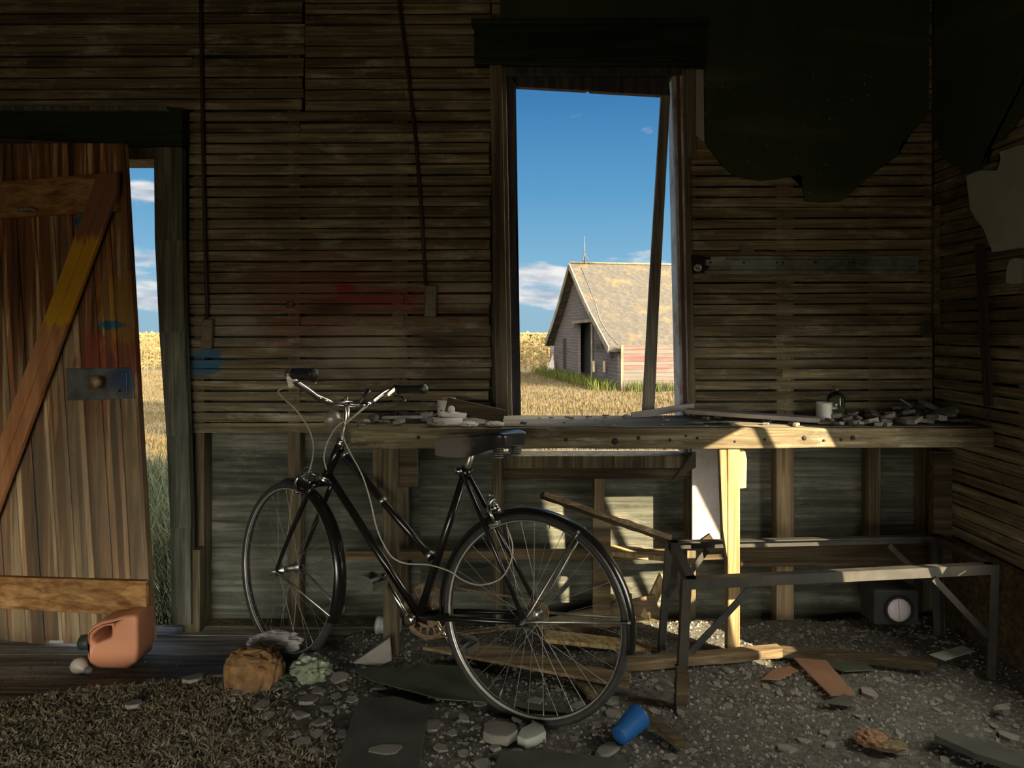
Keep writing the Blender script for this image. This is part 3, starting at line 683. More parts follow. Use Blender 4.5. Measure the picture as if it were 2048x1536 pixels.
def sidingm(name, pitch, base, red_, amt):
    n = NT(name); tc = n.nd('ShaderNodeTexCoord'); sp = n.nd('ShaderNodeSeparateXYZ'); n.put(sp.inputs[0], tc.outputs['Object'])
    fr = n.ma('FRACT', n.ma('DIVIDE', sp.outputs[2], pitch)); g = n.noise(n.coord((1.0, 1.0, 22)), 1, 6, .65)
    row = n.nd('ShaderNodeTexWhiteNoise', noise_dimensions='1D'); n.put(row.inputs['W'], n.ma('FLOOR', n.ma('DIVIDE', sp.outputs[2], pitch)))
    c = n.mix(n.rng(g, .3, .7), tuple(x*.6 for x in base), tuple(min(1, x*1.25) for x in base))
    rr = n.noise(n.coord((.5, .5, 3.5), loc=(7, 3, 1)), 1, 6, .7); c = n.mix(n.rng(n.ma('ADD', rr, n.rng(row.outputs[0], 0, 1, -.08, .08)), .60-amt, .72-amt, 0, .85), c, red_)
    c = n.mix(n.rng(fr, .0, .07, .75, 0), c, (.03, .025, .02))
    n.put(n.b.inputs['Base Color'], c); n.b.inputs['Roughness'].default_value = .9; n.bump(n.rng(fr, 0, .15), .5, .02); return n.m
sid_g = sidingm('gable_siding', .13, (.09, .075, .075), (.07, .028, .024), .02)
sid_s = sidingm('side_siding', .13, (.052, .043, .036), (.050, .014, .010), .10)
def shinglem():
    n = NT('mossy_shingles'); v = n.coord(); vo = n.nd('ShaderNodeTexVoronoi'); n.put(vo.inputs['Vector'], n.coord((4, 4, 7))); vo.inputs['Scale'].default_value = 1.0
    a = n.noise(v, 1.3, 6, .6); b = n.noise(v, 9, 5, .7)
    c = n.mix(n.rng(b, .3, .7), (.008, .0066, .005), (.034, .027, .017)); c = n.mix(n.rng(vo.outputs['Color'], .2, .9, .5, 0), c, (0.0110, 0.0090, 0.0060))
    c = n.mix(n.rng(a, .52, .70, 0, .7), c, (0.0550, 0.0350, 0.0080)); n.put(n.b.inputs['Base Color'], c); n.b.inputs['Roughness'].default_value = .95
    n.bump(vo.outputs['Distance'], .8, .05); return n.m
shin = shinglem()
zb = -.85
prof = [BG(1238, 694), BG(1216, 655), BG(1198, 622), BG(1180, 585), BG(1155, 527)]
def mirror(p):                         # the far slope mirrors the near one about the ridge
    a = (prof[-1]-p).dot(gd); return p+gd*1.86*a
pro2 = [mirror(p) for p in reversed(prof[:-1])]
line = prof+pro2
gp = [p-Vector((0, 0, .12)) for p in line]; gp = [Vector((gp[0].x, gp[0].y, zb))]+gp+[Vector((gp[-1].x, gp[-1].y, zb))]
gp[0] += gd*.15; gp[1] += gd*.15; gp[-1] -= gd*.3; gp[-2] -= gd*.3
dr = [BG(1156, 780), BG(1156, 645), BG(1181, 645), BG(1181, 780)]
dr[0].z = dr[3].z = zb+.02
w1 = [BG(1169, 604), BG(1169, 572), BG(1174, 578), BG(1174, 606)]; w2 = [BG(1219, 716), BG(1219, 678), BG(1226, 678), BG(1226, 718)]
MB().prism(gp, sd*.12, (dr, w1, w2)).build('gable_wall', sid_g, barn)
sw0 = P1.copy(); L_ = 9.5
ez = BS(1240, 690).z
MB().prism([Vector((P1.x, P1.y, zb)), P1+sd*L_+Vector((0, 0, zb)), P1+sd*L_+Vector((0, 0, ez)), Vector((P1.x, P1.y, ez))], gd*.12).build('side_wall', sid_s, barn)
bk = P2.copy(); MB().prism([Vector((bk.x, bk.y, zb)), bk+sd*L_+Vector((0, 0, zb)), bk+sd*L_+Vector((0, 0, ez)), Vector((bk.x, bk.y, ez))], -gd*.12).build('side_wall', sid_g, barn)
e2 = [p+sd*L_ for p in gp]; MB().prism(e2, -sd*.12).build('end_wall', sid_g, barn)
# corner board, eave fascia
MB().bar(Vector((P1.x, P1.y, zb))-gd*.03-sd*.03, Vector((P1.x, P1.y, ez))-gd*.03-sd*.03, .08, .08, (0, 1, 0)).build('corner_board', M['stud'], barn)
MB().prism([p+sd*.40+gd*.3 for p in gp[:2]]+[gp[5]+sd*.40]+[p+sd*.40-gd*.3 for p in gp[-2:]], sd*.05).build('dark_interior_sheet', M['dark'], barn)  # added black sheet standing in for the barn's unlit interior
rfm = MB(); k = len(line); OV = .35
A = [p-sd*OV for p in line]; B_ = [p+sd*(L_+.3) for p in line]
top = A+B_+[p+Vector((0, 0, -.16)) for p in A]+[p+Vector((0, 0, -.16)) for p in B_]
fs = []
for i in range(k-1): fs += [(i, i+1, k+i+1, k+i), (2*k+i, 3*k+i, 3*k+i+1, 2*k+i+1), (i, 2*k+i, 2*k+i+1, i+1), (k+i, k+i+1, 3*k+i+1, 3*k+i)]
fs += [(0, k, 3*k, 2*k), (k-1, 3*k-1, 4*k-1, 2*k-1)]
rfm.add(top, fs).build('roof', shin, barn)
MB().tube([A[-1-4]+Vector((0, 0, .03)), B_[-1-4]+Vector((0, 0, .03))], .05, 6).build('ridge_cap', M['stud'], barn)
mb = MB()
for i in range(k-1): mb.bar(A[i]-sd*.02+Vector((0, 0, -.1)), A[i+1]-sd*.02+Vector((0, 0, -.1)), .04, .22)
mb.build('barge_board', M['casing'], barn)
q0 = W(1169, 527, 28.8); q1 = W(1169, 472, 28.8)
rod = MB().tube([q0, q1], [.03, .012], 6)
for a in (0, 2.1, 4.2): rod.tube([q0+Vector((math.cos(a)*.25, math.sin(a)*.25, -.05)), q0+Vector((0, 0, .45))], .015, 5)
rod.build('lightning_rod', M['black_iron'], barn)
MB().tube([BG(1162, 545, .4)+Vector((0, 0, .2)), BS(1189, 600, .3), BS(1200, 640, .4), BS(1215, 665, .3), BS(1236, 690, .4)], .02, 5).build('lightning_wire', M['black_iron'], barn)
MB().prism([BG(1128, 735, .0), BG(1128, 678, .0), BG(1133, 676, .0), BG(1133, 736, .0)], -sd*.05).build('window', M['dark'], barn)
MB().bar(BG(1183, 647, .08), BG(1183, 780, .08), .12, .06, (1, 0, 0)).build('door_trim', M['casing'], barn)
MB().bar(BG(1146, 645, .1), BG(1192, 640, .1), .1, .12).build('door_track', M['casing'], barn)
for (x0, y0, x1, y1) in ((1186, 692, 1203, 690), (1192, 686, 1192, 700), (1202, 684, 1202, 698)): MB().bar(BG(x0, y0, .1), BG(x1, y1, .1), .05, .05).build('door_latch', M['black_iron'], barn)
for x in (1187, 1208): MB().bar(BG(x, 744, .15), BG(x, 722, .15), .10, .08, (1, 0, 0)).build('pale_slat', M['stud_pale'], barn)
mb = MB().bar(W(1113, 670, 33.0), W(1098, 680, 33.0), .2, .1); mb.build('eave_board', M['dark_wood'], barn)
pr = MB().prism([W(1106, 708, 32), W(1110, 748, 32), W(1092, 748, 32), W(1100, 725, 32)], (0, .4, 0)); tag(pr.build('leaning_board', M['panel'], loc=W(1108, 748, 32)), 'pale leaning board beside the far corner of the barn', 'board')
P = []
for i in range(1500):
    t = rnd.random(); b = P1.lerp(P2, t)-sd*rnd.uniform(.1, 1.0); P.append((b.x, b.y, -.78))
for i in range(600):
    b = P1+sd*rnd.uniform(0, 4)-gd*rnd.uniform(.1, .4); P.append((b.x, b.y, -.78))
g = blades('barn_weeds', np.array(P), .45, .015, grassm('barn_weeds', (0.0330, 0.0450, 0.0072), (0.0600, 0.0570, 0.0132), (0.0270, 0.0360, 0.0072)), .5); tag(g, 'green weeds along the foot of the barn', 'grass', kind='stuff')

# unseen tree added off to the side to shade the yard beyond the door
tr = thing('shade_tree', (5.7, 3.9, -.36), 'unseen leafy tree added beside the house to shade the yard', 'tree')
MB().tube([(5.7, 3.9, -.5), (5.75, 3.95, 2), (5.6, 3.8, 5)], [.28, .2, .12], 10).build('trunk', M['stud'], tr)
n = 9000; u = rg.normal(size=(n, 3)); u /= np.linalg.norm(u, axis=1)[:, None]; r = rg.rand(n)**.4
Cn = u*r[:, None]*np.array([1.9, 1.5, 2.5])+np.array([5.6, 3.6, 6.7]); a1 = rg.normal(size=(n, 3))*.11; a2 = rg.normal(size=(n, 3))*.11
V = np.stack([Cn-a1, Cn-a2, Cn+a1, Cn+a2], 1).reshape(-1, 3)
lf = arr_mesh('foliage', V, np.arange(4*n).reshape(-1, 4), grassm('tree_leaves', (.05, .09, .02), (.09, .14, .03), (.07, .1, .02))); adopt(lf, tr)
#@@OBJECTS@@
# ================================================================ RUBBLE FLOOR
ex = np.array([-3, -2.4, -1.83, -1.46, -1.12, -.95, -.7, 0, 1.0, 1.9]); ey = np.array([2.2, 2.25, 2.35, 2.45, 2.52, 2.72, 2.9, 2.98, 3.0, 3.0])
def Hgt(x, y):
    e = float(np.interp(x, ex, ey)); e += .03*noise.noise(Vector((x*6, 0, 4)))
    t = min(1, max(0, (y-e+.04)/.08)); t = t*t*(3-2*t)
    b = .010*noise.noise(Vector((x*3, y*3, 1)))+.007*noise.noise(Vector((x*11, y*11, 2)))+.004*noise.noise(Vector((x*30, y*30, 3)))
    if x > 1.0: b += .03*(x-1.0)*max(0, y-2.0)
    return (b-.004)*(1-t)+(-.0645)*t
xs = np.concatenate([np.linspace(-2.89, -2.1, 12), np.arange(-2.08, XR-.01, .022), [XR-.007]]); ys = np.concatenate([np.linspace(-2.9, 1.5, 40), np.arange(1.52, 3.03, .022)])
V = [(x, y, Hgt(x, y)) for y in ys for x in xs]; nx = len(xs)
g = arr_mesh('dirt', V, [(j*nx+i, j*nx+i+1, (j+1)*nx+i+1, (j+1)*nx+i) for j in range(len(ys)-1) for i in range(nx-1)], M['dirt'], True)
tag(g, 'layer of dirt and plaster dust covering the floor', 'dirt', kind='stuff')

# matted shag carpet
n = 66000; x = rg.uniform(-2.5, -.35, n); y = rg.uniform(1.5, 2.56, n)
e = np.interp(x, ex, ey)-.03; lim = -.62-.22*np.sin(y*9)*.5-(y-1.9)*.55; keep = (y < e) & (x < lim+rg.normal(0, .09, n)); x, y = x[keep], y[keep]
P = np.array([(a, b, Hgt(a, b)-.002) for a, b in zip(x, y)])
g = blades('carpet', P, .013, .0036, M['carpet'], 2.2); tag(g, 'matted olive shag carpet littered with plaster dust', 'carpet', kind='stuff')

# gravel-sized crumbs, nobody could count them
def crumbs(name, n, fn, s0, s1, mat, label, cat):
    V = []; T = []
    for i in range(n):
        x, y, z = fn(); s = s0+(s1-s0)*rnd.random()**3; a = rnd.uniform(0, 6.28); k = len(V)
        for j in range(5):
            q = a+j*1.2566; V.append((x+math.cos(q)*s*rnd.uniform(.6, 1.2), y+math.sin(q)*s*rnd.uniform(.6, 1.2), z-.001))
        V.append((x+rnd.uniform(-.3, .3)*s, y+rnd.uniform(-.3, .3)*s, z+s*rnd.uniform(.4, .9)))
        for j in range(5): T.append((k+j, k+(j+1) % 5, k+5))
    g = arr_mesh(name, V, T, mat); return tag(g, label, cat, kind='stuff')
def floor_pt():
    while True:
        x = rnd.uniform(-1.3, 1.77); y = rnd.uniform(1.85, 2.98)
        if x < -.55-(y-1.9)*.5 and rnd.random() < .7: continue
        return x, y, Hgt(x, y)
crumbs('plaster_crumbs', 9000, floor_pt, .003, .012, M['plaster_edge'], 'fine plaster crumbs and grit strewn over the dirt floor', 'crumbs')
crumbs('board_crumbs', 900, lambda: (rnd.uniform(-2.3, -1.35), rnd.uniform(2.42, 2.72), -.062), .004, .012, M['plaster_edge'], 'brown crumbs scattered on the floorboards before the plank door', 'crumbs')

# plaster chips, each its own thing
def chip_mesh(k):
    r2 = random.Random(k); m = MB(); n = r2.choice((4, 5, 5, 6, 7)); el = r2.uniform(.55, 1)
    pts = []
    for j in range(n):
        a = 2*PI*j/n+r2.uniform(-.3, .3); rr = r2.uniform(.75, 1.15); pts.append(Vector((math.cos(a)*rr, math.sin(a)*rr*el, 0)))
    m.prism(pts, (0, 0, .30)); 
    o = m.build('plaster_chip', M['plaster_edge'], None, None); bm = bmesh.new(); bm.from_mesh(o.data)
    for v in bm.verts: v.co.z += r2.uniform(-.05, .05)
    bm.to_mesh(o.data); bm.free(); me = o.data; bpy.data.objects.remove(o); return me
chips = [chip_mesh(k) for k in range(14)]
placed = []
def chip(x, y, z, s, label, group, tilt=.18, name='plaster_chip', th=1.0, mat=None):
    o = bpy.data.objects.new(name, rnd.choice(chips)); C.objects.link(o)
    o.location = (x, y, z); o.rotation_euler = (rnd.uniform(-tilt, tilt), rnd.uniform(-tilt, tilt), rnd.uniform(0, 6.28)); o.scale = (s, s, s*th)
    placed.append((x, y, s)); return tag(o, label, 'plaster chip' if name == 'plaster_chip' else 'plaster flake', group)
def free(x, y, s): return all((x-a)**2+(y-b)**2 > (s+c)**2*.75 for a, b, c in placed)
zones = [  # px range, py range, count, size range, label
    ((430, 700), (1355, 1530), 62, (.012, .038), 'pale plaster chip in the litter between the carpet and the dark linoleum square'),
    ((850, 1230), (1395, 1530), 40, (.010, .036), 'pale plaster chip on the dirt in front of the rear bicycle wheel'),
    ((560, 900), (1318, 1400), 26, (.010, .030), 'plaster chip by the front bicycle wheel and the workbench post'),
    ((960, 1230), (1330, 1420), 22, (.008, .022), 'small plaster chip seen through the spokes of the rear wheel'),
    ((1290, 1560), (1330, 1530), 34, (.008, .026), 'small plaster chip on the dirt in front of the metal table frame'),
    ((1560, 2040), (1330, 1530), 50, (.010, .034), 'dusty plaster chip on the dark floor below the table frame corner'),
    ((1480, 1960), (1262, 1320), 26, (.010, .028), 'dusty plaster chip lying underneath the workbench'),
    ((5, 145), (1300, 1352), 26, (.008, .022), 'brown plaster chip on the floorboards beside the orange jug'),
    ((200, 440), (1345, 1375), 7, (.010, .026), 'grey plaster chip along the edge of the carpet'),
]
for (xr, yr, cnt, sr, lab) in zones:
    got = 0; tries = 0
    while got < cnt and tries < cnt*12:
        tries += 1; px, py = rnd.uniform(*xr), rnd.uniform(*yr); zz = -.06 if px < 150 else 0
        q = G(px, py, zz); s = sr[0]+(sr[1]-sr[0])*rnd.random()**2
        if q.y > 2.98 or q.x > 1.72 or (690 < px < 855 and py > 1400): continue
        if not free(q.x, q.y, s): continue
        chip(q.x, q.y, Hgt(q.x, q.y)-.001, s, lab.replace('plaster chip', ('larger' if s > sr[0]+(sr[1]-sr[0])*.3 else 'smaller')+' plaster chip').replace('small larger', 'larger').replace('small smaller', 'smaller'), 'plaster chips on the floor', .12); got += 1

def plate(name, pts, z, th, mat, label, cat, tilt=0.0, parent=None, bevel=.002, group=None, lift=0.0):
    """a flat piece lying on the floor, outline given as seen from the camera"""
    P = [G(x, y, z) for x, y in pts]; c = sum(P, Vector())/len(P)
    P = [p+Vector((0, 0, (p.y-c.y)*tilt+lift)) for p in P]
    o = MB().prism(P, (0, 0, th)).build(name, M[mat], None, loc=c, bevel=bevel); return tag(o, label, cat, group)
plate('linoleum_sheet', [(722, 1392), (745, 1398), (790, 1394), (853, 1412), (858, 1424), (850, 1470), (838, 1545), (668, 1545), (684, 1500), (702, 1440)], .010, .004, 'lino', 'dark square of torn linoleum lying in the rubble before the bicycle', 'linoleum')
plate('linoleum_strip', [(708, 1342), (740, 1336), (840, 1338), (900, 1332), (960, 1340), (1010, 1400), (1130, 1418), (1190, 1436), (1050, 1418), (960, 1405), (880, 1400), (800, 1378), (740, 1362)], .012, .004, 'lino_green', 'long green-black linoleum piece under the bicycle pedals', 'linoleum')
plate('fallen_board', [(845, 1300), (1000, 1296), (1130, 1330), (1262, 1352), (1258, 1378), (1120, 1352), (960, 1322)], .03, .012, 'mid_wood', 'wide brown board lying flat behind the rear wheel', 'board', group=None)
plate('fallen_plank', [(1128, 1338), (1150, 1338), (1222, 1392), (1198, 1412), (1176, 1398)], .012, .012, 'stud', 'short splintered plank end under the rear wheel rim', 'plank')
plate('cardboard_strip', [(1582, 1312), (1597, 1307), (1640, 1309), (1668, 1340), (1712, 1392), (1662, 1394), (1620, 1352)], .014, .005, 'cardboard', 'long brown cardboard strip on the dirt before the table frame', 'cardboard')
plate('cardboard_scrap', [(1522, 1360), (1545, 1340), (1580, 1334), (1598, 1342), (1575, 1352), (1560, 1361)], .012, .003, 'cardboard', 'small triangular tan card scrap beside the long cardboard strip', 'cardboard')
plate('card_scrap', [(1645, 1406), (1690, 1388), (1716, 1408), (1695, 1414)], .018, .003, 'lino', 'grey triangular scrap at the near end of the cardboard strip', 'scrap')
plate('white_scrap', [(1990, 1412), (2015, 1407), (2022, 1418), (1996, 1420)], .03, .003, 'plaster_edge', 'pale pink scrap beside the table leg in the corner', 'scrap')
plate('fallen_plank', [(1868, 1482), (1884, 1470), (2080, 1530), (2080, 1560), (1950, 1520)], .02, .02, 'lino', 'dark grey plank in the near corner of the dirt floor', 'plank')
plate('fallen_plank', [(1285, 1442), (1297, 1438), (1362, 1480), (1372, 1500), (1350, 1496)], .012, .02, 'dark_wood', 'short dark stick behind the blue cup', 'stick')
plate('tar_paper', [(990, 1536), (1000, 1505), (1080, 1502), (1250, 1520), (1260, 1545), (990, 1545)], .012, .004, 'lino', 'dark tar paper sheet at the near edge below the rear wheel', 'tar paper')
plate('glass_shard', [(1858, 1310), (1925, 1292), (1950, 1303), (1890, 1322)], .04, .003, 'plaster_grey', 'pale triangular shard beside the back table leg', 'shard')
plate('board_scrap', [(1632, 1330), (1700, 1312), (1752, 1342), (1690, 1345)], .012, .006, 'lino_green', 'dark green scrap beyond the cardboard strip', 'scrap')
for (pts, lab) in (([(1290, 1440), (1262, 1425), (1236, 1436), (1256, 1448)], None),): pass
# larger plaster pieces with a look of their own
def slabp(px, py, w, d, h, yaw, lab, mat='plaster_edge', z=None, roll=0.0, name='plaster_chunk'):
    q = G(px, py, 0 if z is None else z); r2 = random.Random(int(px*7+py)); pts = []
    for j in range(7):
        a = 2*PI*j/7+r2.uniform(-.25, .25); k = 1/max(abs(math.cos(a)), abs(math.sin(a)))**.6*r2.uniform(.88, 1.05)
        pts.append(Vector((math.cos(a)*w/2*k, math.sin(a)*d/2*k, 0)))
    R = Matrix.Rotation(yaw, 4, 'Z') @ Matrix.Rotation(roll, 4, 'X'); m = MB().prism([R @ p for p in pts], R @ Vector((0, 0, h)))
    o = m.build(name, M[mat], None, bevel=.003); o.location = (q.x, q.y, Hgt(q.x, q.y) if z is None else z); return tag(o, lab, 'plaster chunk')
slabp(772, 1508, .105, .055, .018, .1, 'white plaster chunk resting on the dark linoleum square')
slabp(1000, 1478, .11, .085, .03, -.2, 'largest pale plaster chunk on the floor below the rear wheel')
slabp(1063, 1480, .10, .07, .03, .7, 'grey-blue plaster chunk beside the largest pale chunk', 'plaster_grey')
slabp(268, 1412, .055, .04, .015, .2, 'brown plaster chunk alone on the carpet')
slabp(385, 1362, .075, .05, .02, .3, 'pale plaster chunk at the edge of the carpet beside the paper bag')
slabp(440, 1353, .04, .02, .012, 0, 'small white plaster stick beside the brown paper bag')
slabp(805, 1356, .085, .04, .012, .1, 'pale plaster chunk on the green-black linoleum under the crank')
slabp(1660, 1493, .04, .025, .012, .2, 'white oval plaster chunk on the near dirt floor')
slabp(1215, 1500, .09, .05, .012, .8, 'grey plaster chunk between the blue cup and the frame edge')
# curled plaster piece propped under the bench
q = G(750, 1332, .0); m = MB().prism([q+Vector(v) for v in ((-.085, 0, .01), (.055, .0, .105), (.062, .0, .02), (.02, 0, .0))], (0, .015, 0)); tag(m.build('plaster_chunk', M['plaster_edge'], None, loc=q, bevel=.002), 'pale wedge of plaster propped against the workbench post', 'plaster chunk')

# crumpled things
def crumple(name, c, sx, sy, sz, mat, label, cat, seed, amp=.25, fr=3.0, flat=.0):
    bm = bmesh.new(); bmesh.ops.create_icosphere(bm, subdivisions=4, radius=1)
    for v in bm.verts:
        p = v.co.copy(); o = Vector((seed, seed*2.3, seed*.7))
        d = 1+amp*(1-2*abs(noise.noise(p*fr+o)))+amp*.5*(1-2*abs(noise.noise(p*fr*2.3+o)))-amp*.6
        p *= d; p.x = math.copysign(abs(p.x)**(1-flat), p.x); p.z = math.copysign(abs(p.z)**(1-flat), p.z); v.co = Vector((p.x*sx, p.y*sy, max(-.6, p.z)*sz))
    me = bpy.data.meshes.new(name); bm.to_mesh(me); bm.free(); me.materials.append(M[mat]); o = bpy.data.objects.new(name, me); C.objects.link(o)
    o.location = Vector(c)+Vector((0, 0, sz*.6)); return tag(o, label, cat)
q = G(497, 1381, 0); crumple('paper_bag', (q.x, q.y+.05, -.012), .098, .06, .082, 'paper_bag', 'crumpled brown paper bag on the floor below the front wheel', 'paper bag', 3, .22, 3.2, .35)
q = G(548, 1325, 0); crumple('plastic_wrap', (q.x, q.y+.01, .045), .088, .05, .038, 'white_bag', 'crumpled pale plastic wrap lying on top of the brown paper bag', 'plastic wrap', 8, .35, 2.6)
q = G(614, 1366, 0); crumple('plastic_sheet', (q.x, q.y+.04, -.006), .065, .05, .050, 'green_bag', 'crumpled grey-green plastic sheet beside the brown paper bag', 'plastic sheet', 12, .35, 2.6)
q = G(560, 1378, 0); crumple('rag', (q.x, q.y+.04, -.01), .055, .05, .025, 'lino_green', 'dark green rag flattened between the bag and the grey-green plastic', 'rag', 15, .3, 2.2)
q = G(1742, 1492, 0); crumple('paper_scrap', (q.x, q.y, .012), .045, .035, .018, 'cardboard', 'curled orange-brown paper scrap on the dark near floor', 'paper scrap', 21, .3, 2)
q = G(1775, 1502, 0); crumple('paper_scrap', (q.x, q.y, .012), .05, .03, .012, 'mid_wood', 'tan crumpled scrap beside the orange-brown one', 'paper scrap', 25, .3, 2)

# orange jug lying on its side
jz = -.058; q = G(235, 1342, jz); JY = q.y
jug = thing('plastic_jug', (q.x, JY+.06, jz), 'salmon orange plastic jug lying on its side by the door', 'jug')
def J(px, py): return W(px, py, JY)
out = [(172, 1282), (173, 1268), (180, 1258), (194, 1249), (212, 1243), (236, 1240), (268, 1232), (297, 1232), (300, 1242), (300, 1300), (296, 1326), (272, 1340), (196, 1338), (181, 1330), (173, 1316)]
xsq = lambda l: [(172+(x-172)*.80 if x > 172 else x, y) for x, y in l]
hole = [(184, 1284), (187, 1271), (200, 1262), (214, 1255), (233, 1252), (234, 1262), (233, 1276), (222, 1279), (208, 1284), (196, 1287)]
bm_o = MB().prism([J(*p) for p in xsq(out)], (.0, .125, 0), ([J(*p) for p in xsq(hole)],))
# lean the far side a little, as a blown bottle
jb_ = bm_o.build('bottle_body', M['orange_plastic'], jug)
md = jb_.modifiers.new('edge', 'BEVEL'); md.width = .014; md.segments = 4; md.limit_method = 'ANGLE'; md.angle_limit = .9; md.use_clamp_overlap = True
jb_.data.polygons.foreach_set('use_smooth', [True]*len(jb_.data.polygons))
nc = J(173, 1299)+Vector((0, .062, 0))
MB().lathe([(.030, .012), (.031, -.002), (.028, -.008), (.026, -.016), (.0255, -.024)], nc, (1, 0, 0), 24).build('neck', M['orange_neck'], jug)
MB().lathe([(.0, -.062), (.026, -.062), (.0285, -.059), (.0285, -.026), (.027, -.023), (.0, -.022)], nc, (1, 0, 0), 28).build('cap', M['cap_green'], jug)
# light bulb
bc = G(157, 1346, jz); bc.z = jz+.0285; ax = Vector((.80, -.25, -.20)).normalized(); bulb = thing('light_bulb', (bc.x, bc.y, jz), 'frosted light bulb lying on the floorboards against the orange jug', 'light bulb')
MB().lathe([(0, -.029), (.012, -.0265), (.021, -.020), (.027, -.009), (.0285, .002), (.026, .013), (.020, .024), (.015, .034), (.0128, .042)], bc, ax, 24).build('globe', M['bulb'], bulb)
MB().lathe([(.0128, .040), (.0132, .044), (.012, .047), (.0132, .050), (.012, .053), (.0132, .056), (.012, .060), (.006, .066), (0, .067)], bc, ax, 20).build('screw_base', M['galv'], bulb)
# blue cup
a, b = G(1243, 1487, 0), G(1268, 1468, 0); a.z = .030; b = W(1272, 1452, a.y+.06); b.z = .040
ax = (b-a).normalized(); MBc = MB().lathe([(0, 0), (.026, 0), (.028, .003), (.038, .105), (.040, .107), (.038, .108), (.0365, .104), (.026, .006), (0, .006)], a-ax*.012, ax, 28)
tag(MBc.build('plastic_cup', M['blue_plastic'], None, loc=a), 'blue plastic cup lying on the dirt below the rear wheel', 'cup')
# jar under the bench
q = G(752, 1300, -.0); MBc = MB().lathe([(0, 0), (.034, 0), (.036, .004), (.036, .014), (.030, .018), (.032, .024), (.034, .09), (.030, .098), (0, .098)], q+Vector((-.03, .15, .034)), (1, -.1, .02), 24)
tag(MBc.build('jar', M['galv'], None, loc=q), 'dark round jar lying on its side behind the workbench post', 'jar')
q = G(632, 1290, -.0); MBc = MB().tube([q+Vector((-.02, .2, .045)), q+Vector((.05, .2, .075))], .024, 16); tag(MBc.build('pipe_piece', M['galv'], None, loc=q), 'short grey pipe piece seen through the front wheel spokes', 'pipe')
# threshold boards, twig
tw = [G(315, 1358, -.055), G(338, 1352, -.05), G(352, 1335, -.02), G(362, 1318, -.05)]
tag(MB().tube(tw, .0016, 5).build('twig', M['panel'], None), 'thin pale twig curling on the grey floorboards', 'twig')

# ================================================================ WORKBENCH
BY = 2.62
bench = thing('workbench', (.6, BY+.2, 0), 'rough wooden workbench built under the window along the lath wall', 'workbench')
def bb(px0, px1, py0, py1, y0, y1, name, mat, bevel=.003, par=bench, lean=0.0):
    a, b, z0, z1 = (px0-CX)*y0/F, (px1-CX)*y0/F, EYE-(py1-HY)*y0/F, EYE-(py0-HY)*y0/F
    return MB().box(a, b, y0, y1, z0, z1, lean, z1).build(name, M[mat], par, bevel=bevel)
m = MB(); xe = (1990-CX)*BY/F; x0 = (700-CX)*BY/F
vs = []; n = 40
for i in range(n+1):
    x = x0+(xe-x0)*i/n; t = i/n; zt = EYE-(856-HY)*BY/F+.003*noise.noise(Vector((x*4, 0, 0))); zb_ = EYE-((898-6*max(0, t-.55)*1.2)-HY)*BY/F+.003*noise.noise(Vector((x*4, 5, 0)))
    vs += [(x, BY, zb_), (x, BY+.002, zt), (x, BY+.042, zt), (x, BY+.042, zb_)]
fs = [(i*4+k, i*4+(k+1) % 4, i*4+4+(k+1) % 4, i*4+4+k) for i in range(n) for k in range(4)]+[(0, 1, 2, 3), tuple(n*4+k for k in (3, 2, 1, 0))]
m.add(vs, fs); m.build('front_beam', M['beam'], bench, bevel=.006)
zt = EYE-(856-HY)*BY/F
for k in range(3): MB().box(x0+.01, XR-.012, BY+.044+k*.122, BY+.044+k*.122+.119, zt-.022, zt+.001+rnd.uniform(-.002, .001)).build('top_board', M['bench'], bench, bevel=.002)
# knots and nail holes in the beam
for px, py, r in ((1132, 880, 4), (1230, 883, 7), (1277, 876, 4), (1340, 880, 3), (1372, 872, 2.5), (1395, 876, 3), (1470, 883, 2.5), (1530, 879, 3), (1609, 876, 5), (1648, 881, 3), (1682, 879, 3), (1706, 876, 5), (837, 875, 4)):
    MB().lathe([(r*BY/F, -.0006), (r*BY/F*.9, .0012), (0, .0012)], W(px, py, BY), (0, -1, 0), 10).build('knot', M['dark'], bench)
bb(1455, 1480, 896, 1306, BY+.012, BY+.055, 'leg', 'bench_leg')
pol([(1439, 898), (1453, 898), (1457, 1080), (1458, 1140), (1446, 1060)], BY+.014, .035, 'side_strip', 'bench_leg', bench)
pol([(1479, 898), (1490, 900), (1494, 918), (1493, 976), (1478, 978)], BY+.03, .03, 'bracket', 'bench_leg', bench)
bb(766, 795, 896, 1313, BY+.01, BY+.055, 'leg', 'stud')
bb(745, 766, 896, 974, BY+.02, BY+.05, 'bracket', 'stud'); bb(797, 834, 896, 975, BY+.03, BY+.06, 'bracket', 'dark_wood')
bb(1868, 1905, 903, 1150, BY+.2, BY+.24, 'leg', 'dark_wood')
bb(990, 1000, 905, 1300, 2.9, 2.94, 'leg', 'stud')
bb(690, 1338, 1103, 1120, 2.88, 2.92, 'lower_rail', 'mid_wood')
m = MB(); m.bar(W(1218, 1100, 2.90), W(1338, 1112, 2.90), .10, .02, (0, 0, 1)); m.build('shelf_board', M['bench_leg'], bench, bevel=.002)
bb(1384, 1441, 898, 1095, 2.995, 3.01, 'hanging_panel', 'panel')
MB().prism([W(1346, 960, 2.86), W(1388, 905, 2.86), W(1392, 905, 2.86), W(1392, 935, 2.86)], (0, .02, 0)).build('gusset', M['dark_wood'], bench)
